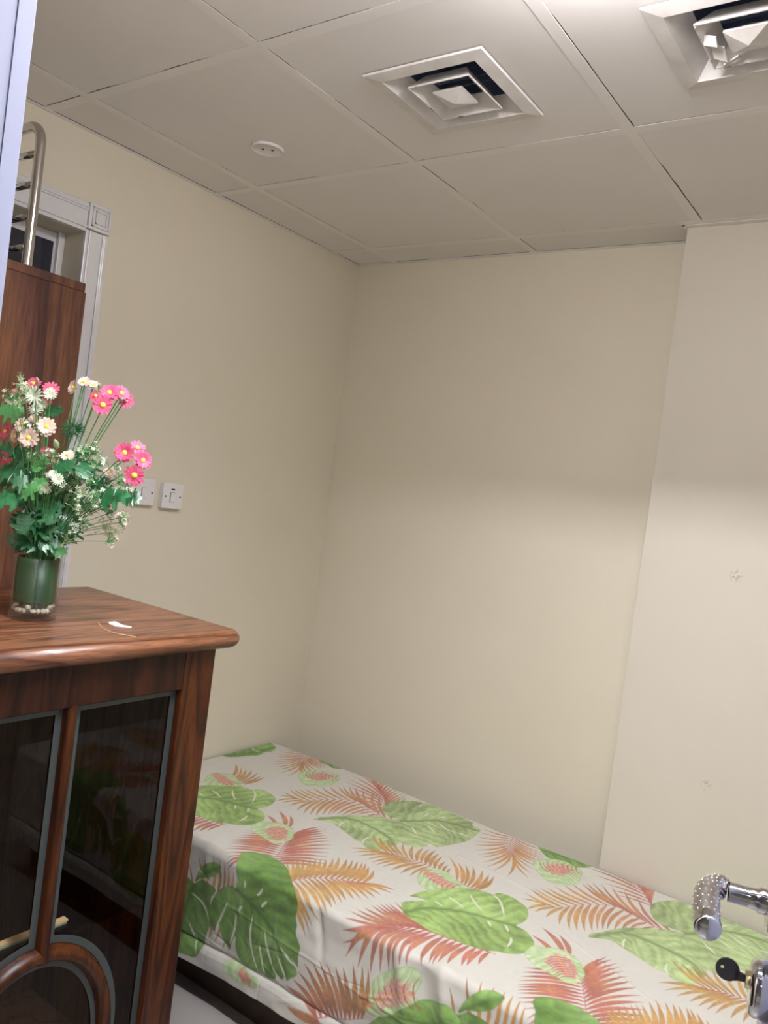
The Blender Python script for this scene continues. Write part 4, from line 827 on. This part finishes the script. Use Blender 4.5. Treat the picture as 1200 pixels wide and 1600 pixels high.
def big_leaf(x, y, z, s, ang, mt_):
    """deeply lobed chrysanthemum leaf, folded along its midrib"""
    bm = bmesh.new(); p = Vector((x, y, z)); vn = Vector((.5775, -.8164, 0)); rt_ = Vector((.8164, .5775, 0)); a_ = math.radians(ang)
    nrm = (vn+Vector((random.uniform(-.5, .5), random.uniform(-.5, .5), random.uniform(.1, .9)))).normalized()
    d = (rt_*math.cos(a_)+Vector((0, 0, 1))*math.sin(a_)); d = (d-nrm*d.dot(nrm)).normalized(); t = nrm.cross(d)
    prof = [(-.5, .05), (-.42, .30), (-.36, .22), (-.20, .52), (-.14, .48), (-.12, .28), (.02, .30), (.10, .56), (.18, .50), (.16, .26), (.28, .22), (.36, .36), (.42, .30), (.40, .13), (.50, .06), (.58, .0)]
    mid = []
    for f, w in prof:
        mid.append(bm.verts.new(p+d*s*f-nrm*s*(.35*f*f)))
    for sg in (-1, 1):
        ed = [bm.verts.new(p+d*s*(f+.06*w)+t*sg*s*w*random.uniform(.92, 1.06)-nrm*s*(.35*f*f+.30*w*w)+nrm*s*.10*w) for f, w in prof]
        for i in range(len(prof)-1): bm.faces.new((mid[i], mid[i+1], ed[i+1], ed[i]) if sg > 0 else (mid[i+1], mid[i], ed[i], ed[i+1]))
    bmesh.ops.remove_doubles(bm, verts=bm.verts[:], dist=.0001)
    o = obj('leaf', bm, mt_, bq, False); stem_to(p-d*s*.45, .0012)
    return o
for i, (x, y, z, s, ang) in enumerate(FL['l']):
    big_leaf(x, y, z, s*1.9, ang, M['green1'] if i % 5 else M['green2'])
for k in range(40):
    an = random.uniform(0, 6.28); rr = random.uniform(.02, .062); big_leaf(VX+rr*math.cos(an), VY+rr*math.sin(an), VZ+VH+random.uniform(.015, .115), random.uniform(.032, .060), random.choice((20, 60, 120, 160, 90)), M['green1'])
for i, (x, y, z) in enumerate(FL['s']):
    p = Vector((x, y, z)); stem_to(p, .0007); bm = bmesh.new(); bm2 = bmesh.new(); out = (p-MOUTH).normalized()
    for k in range(15):
        d = (out*.5+Vector(rng.randn(3))).normalized(); l = random.uniform(.008, .022); e_ = p+d*l
        tube(bm, [p-out*.006, p+d*l*.5, e_], [.0006, .0005, .0004], 4)
        for j in range(4):
            f_ = p+d*l*random.uniform(.3, 1); g_ = f_+Vector(rng.randn(3)).normalized()*.006; tube(bm, [f_, g_], [.0007, .0002], 3)
        if k % 2 == 0 or y > -.12:
            if random.random() < .5: lathe(bm2, [(0, .0016), (.0014, .0004), (0, -.0014)], e_, d, 6)
            else: petals(bm2, e_, d, .0052, 5, .26, .3)
    hang = 25 <= i+0 or i in (23, 24)
    sp = obj('sprig', bm, M['green2'] if i % 2 else M['green3'], bq)
    obj('tiny_flowers', bm2, M['white'] if i not in range(13, 19) else M['pale'], sp)['kind'] = 'stuff'
for k in range(26):                                    # grassy filler low in the bunch
    an = random.uniform(0, 6.28); rr = random.uniform(.02, .06); p = Vector((VX+rr*math.cos(an), VY+rr*math.sin(an), VZ+VH+random.uniform(.03, .10)))
    stem_to(p, [.0016]*16 if False else .0014)
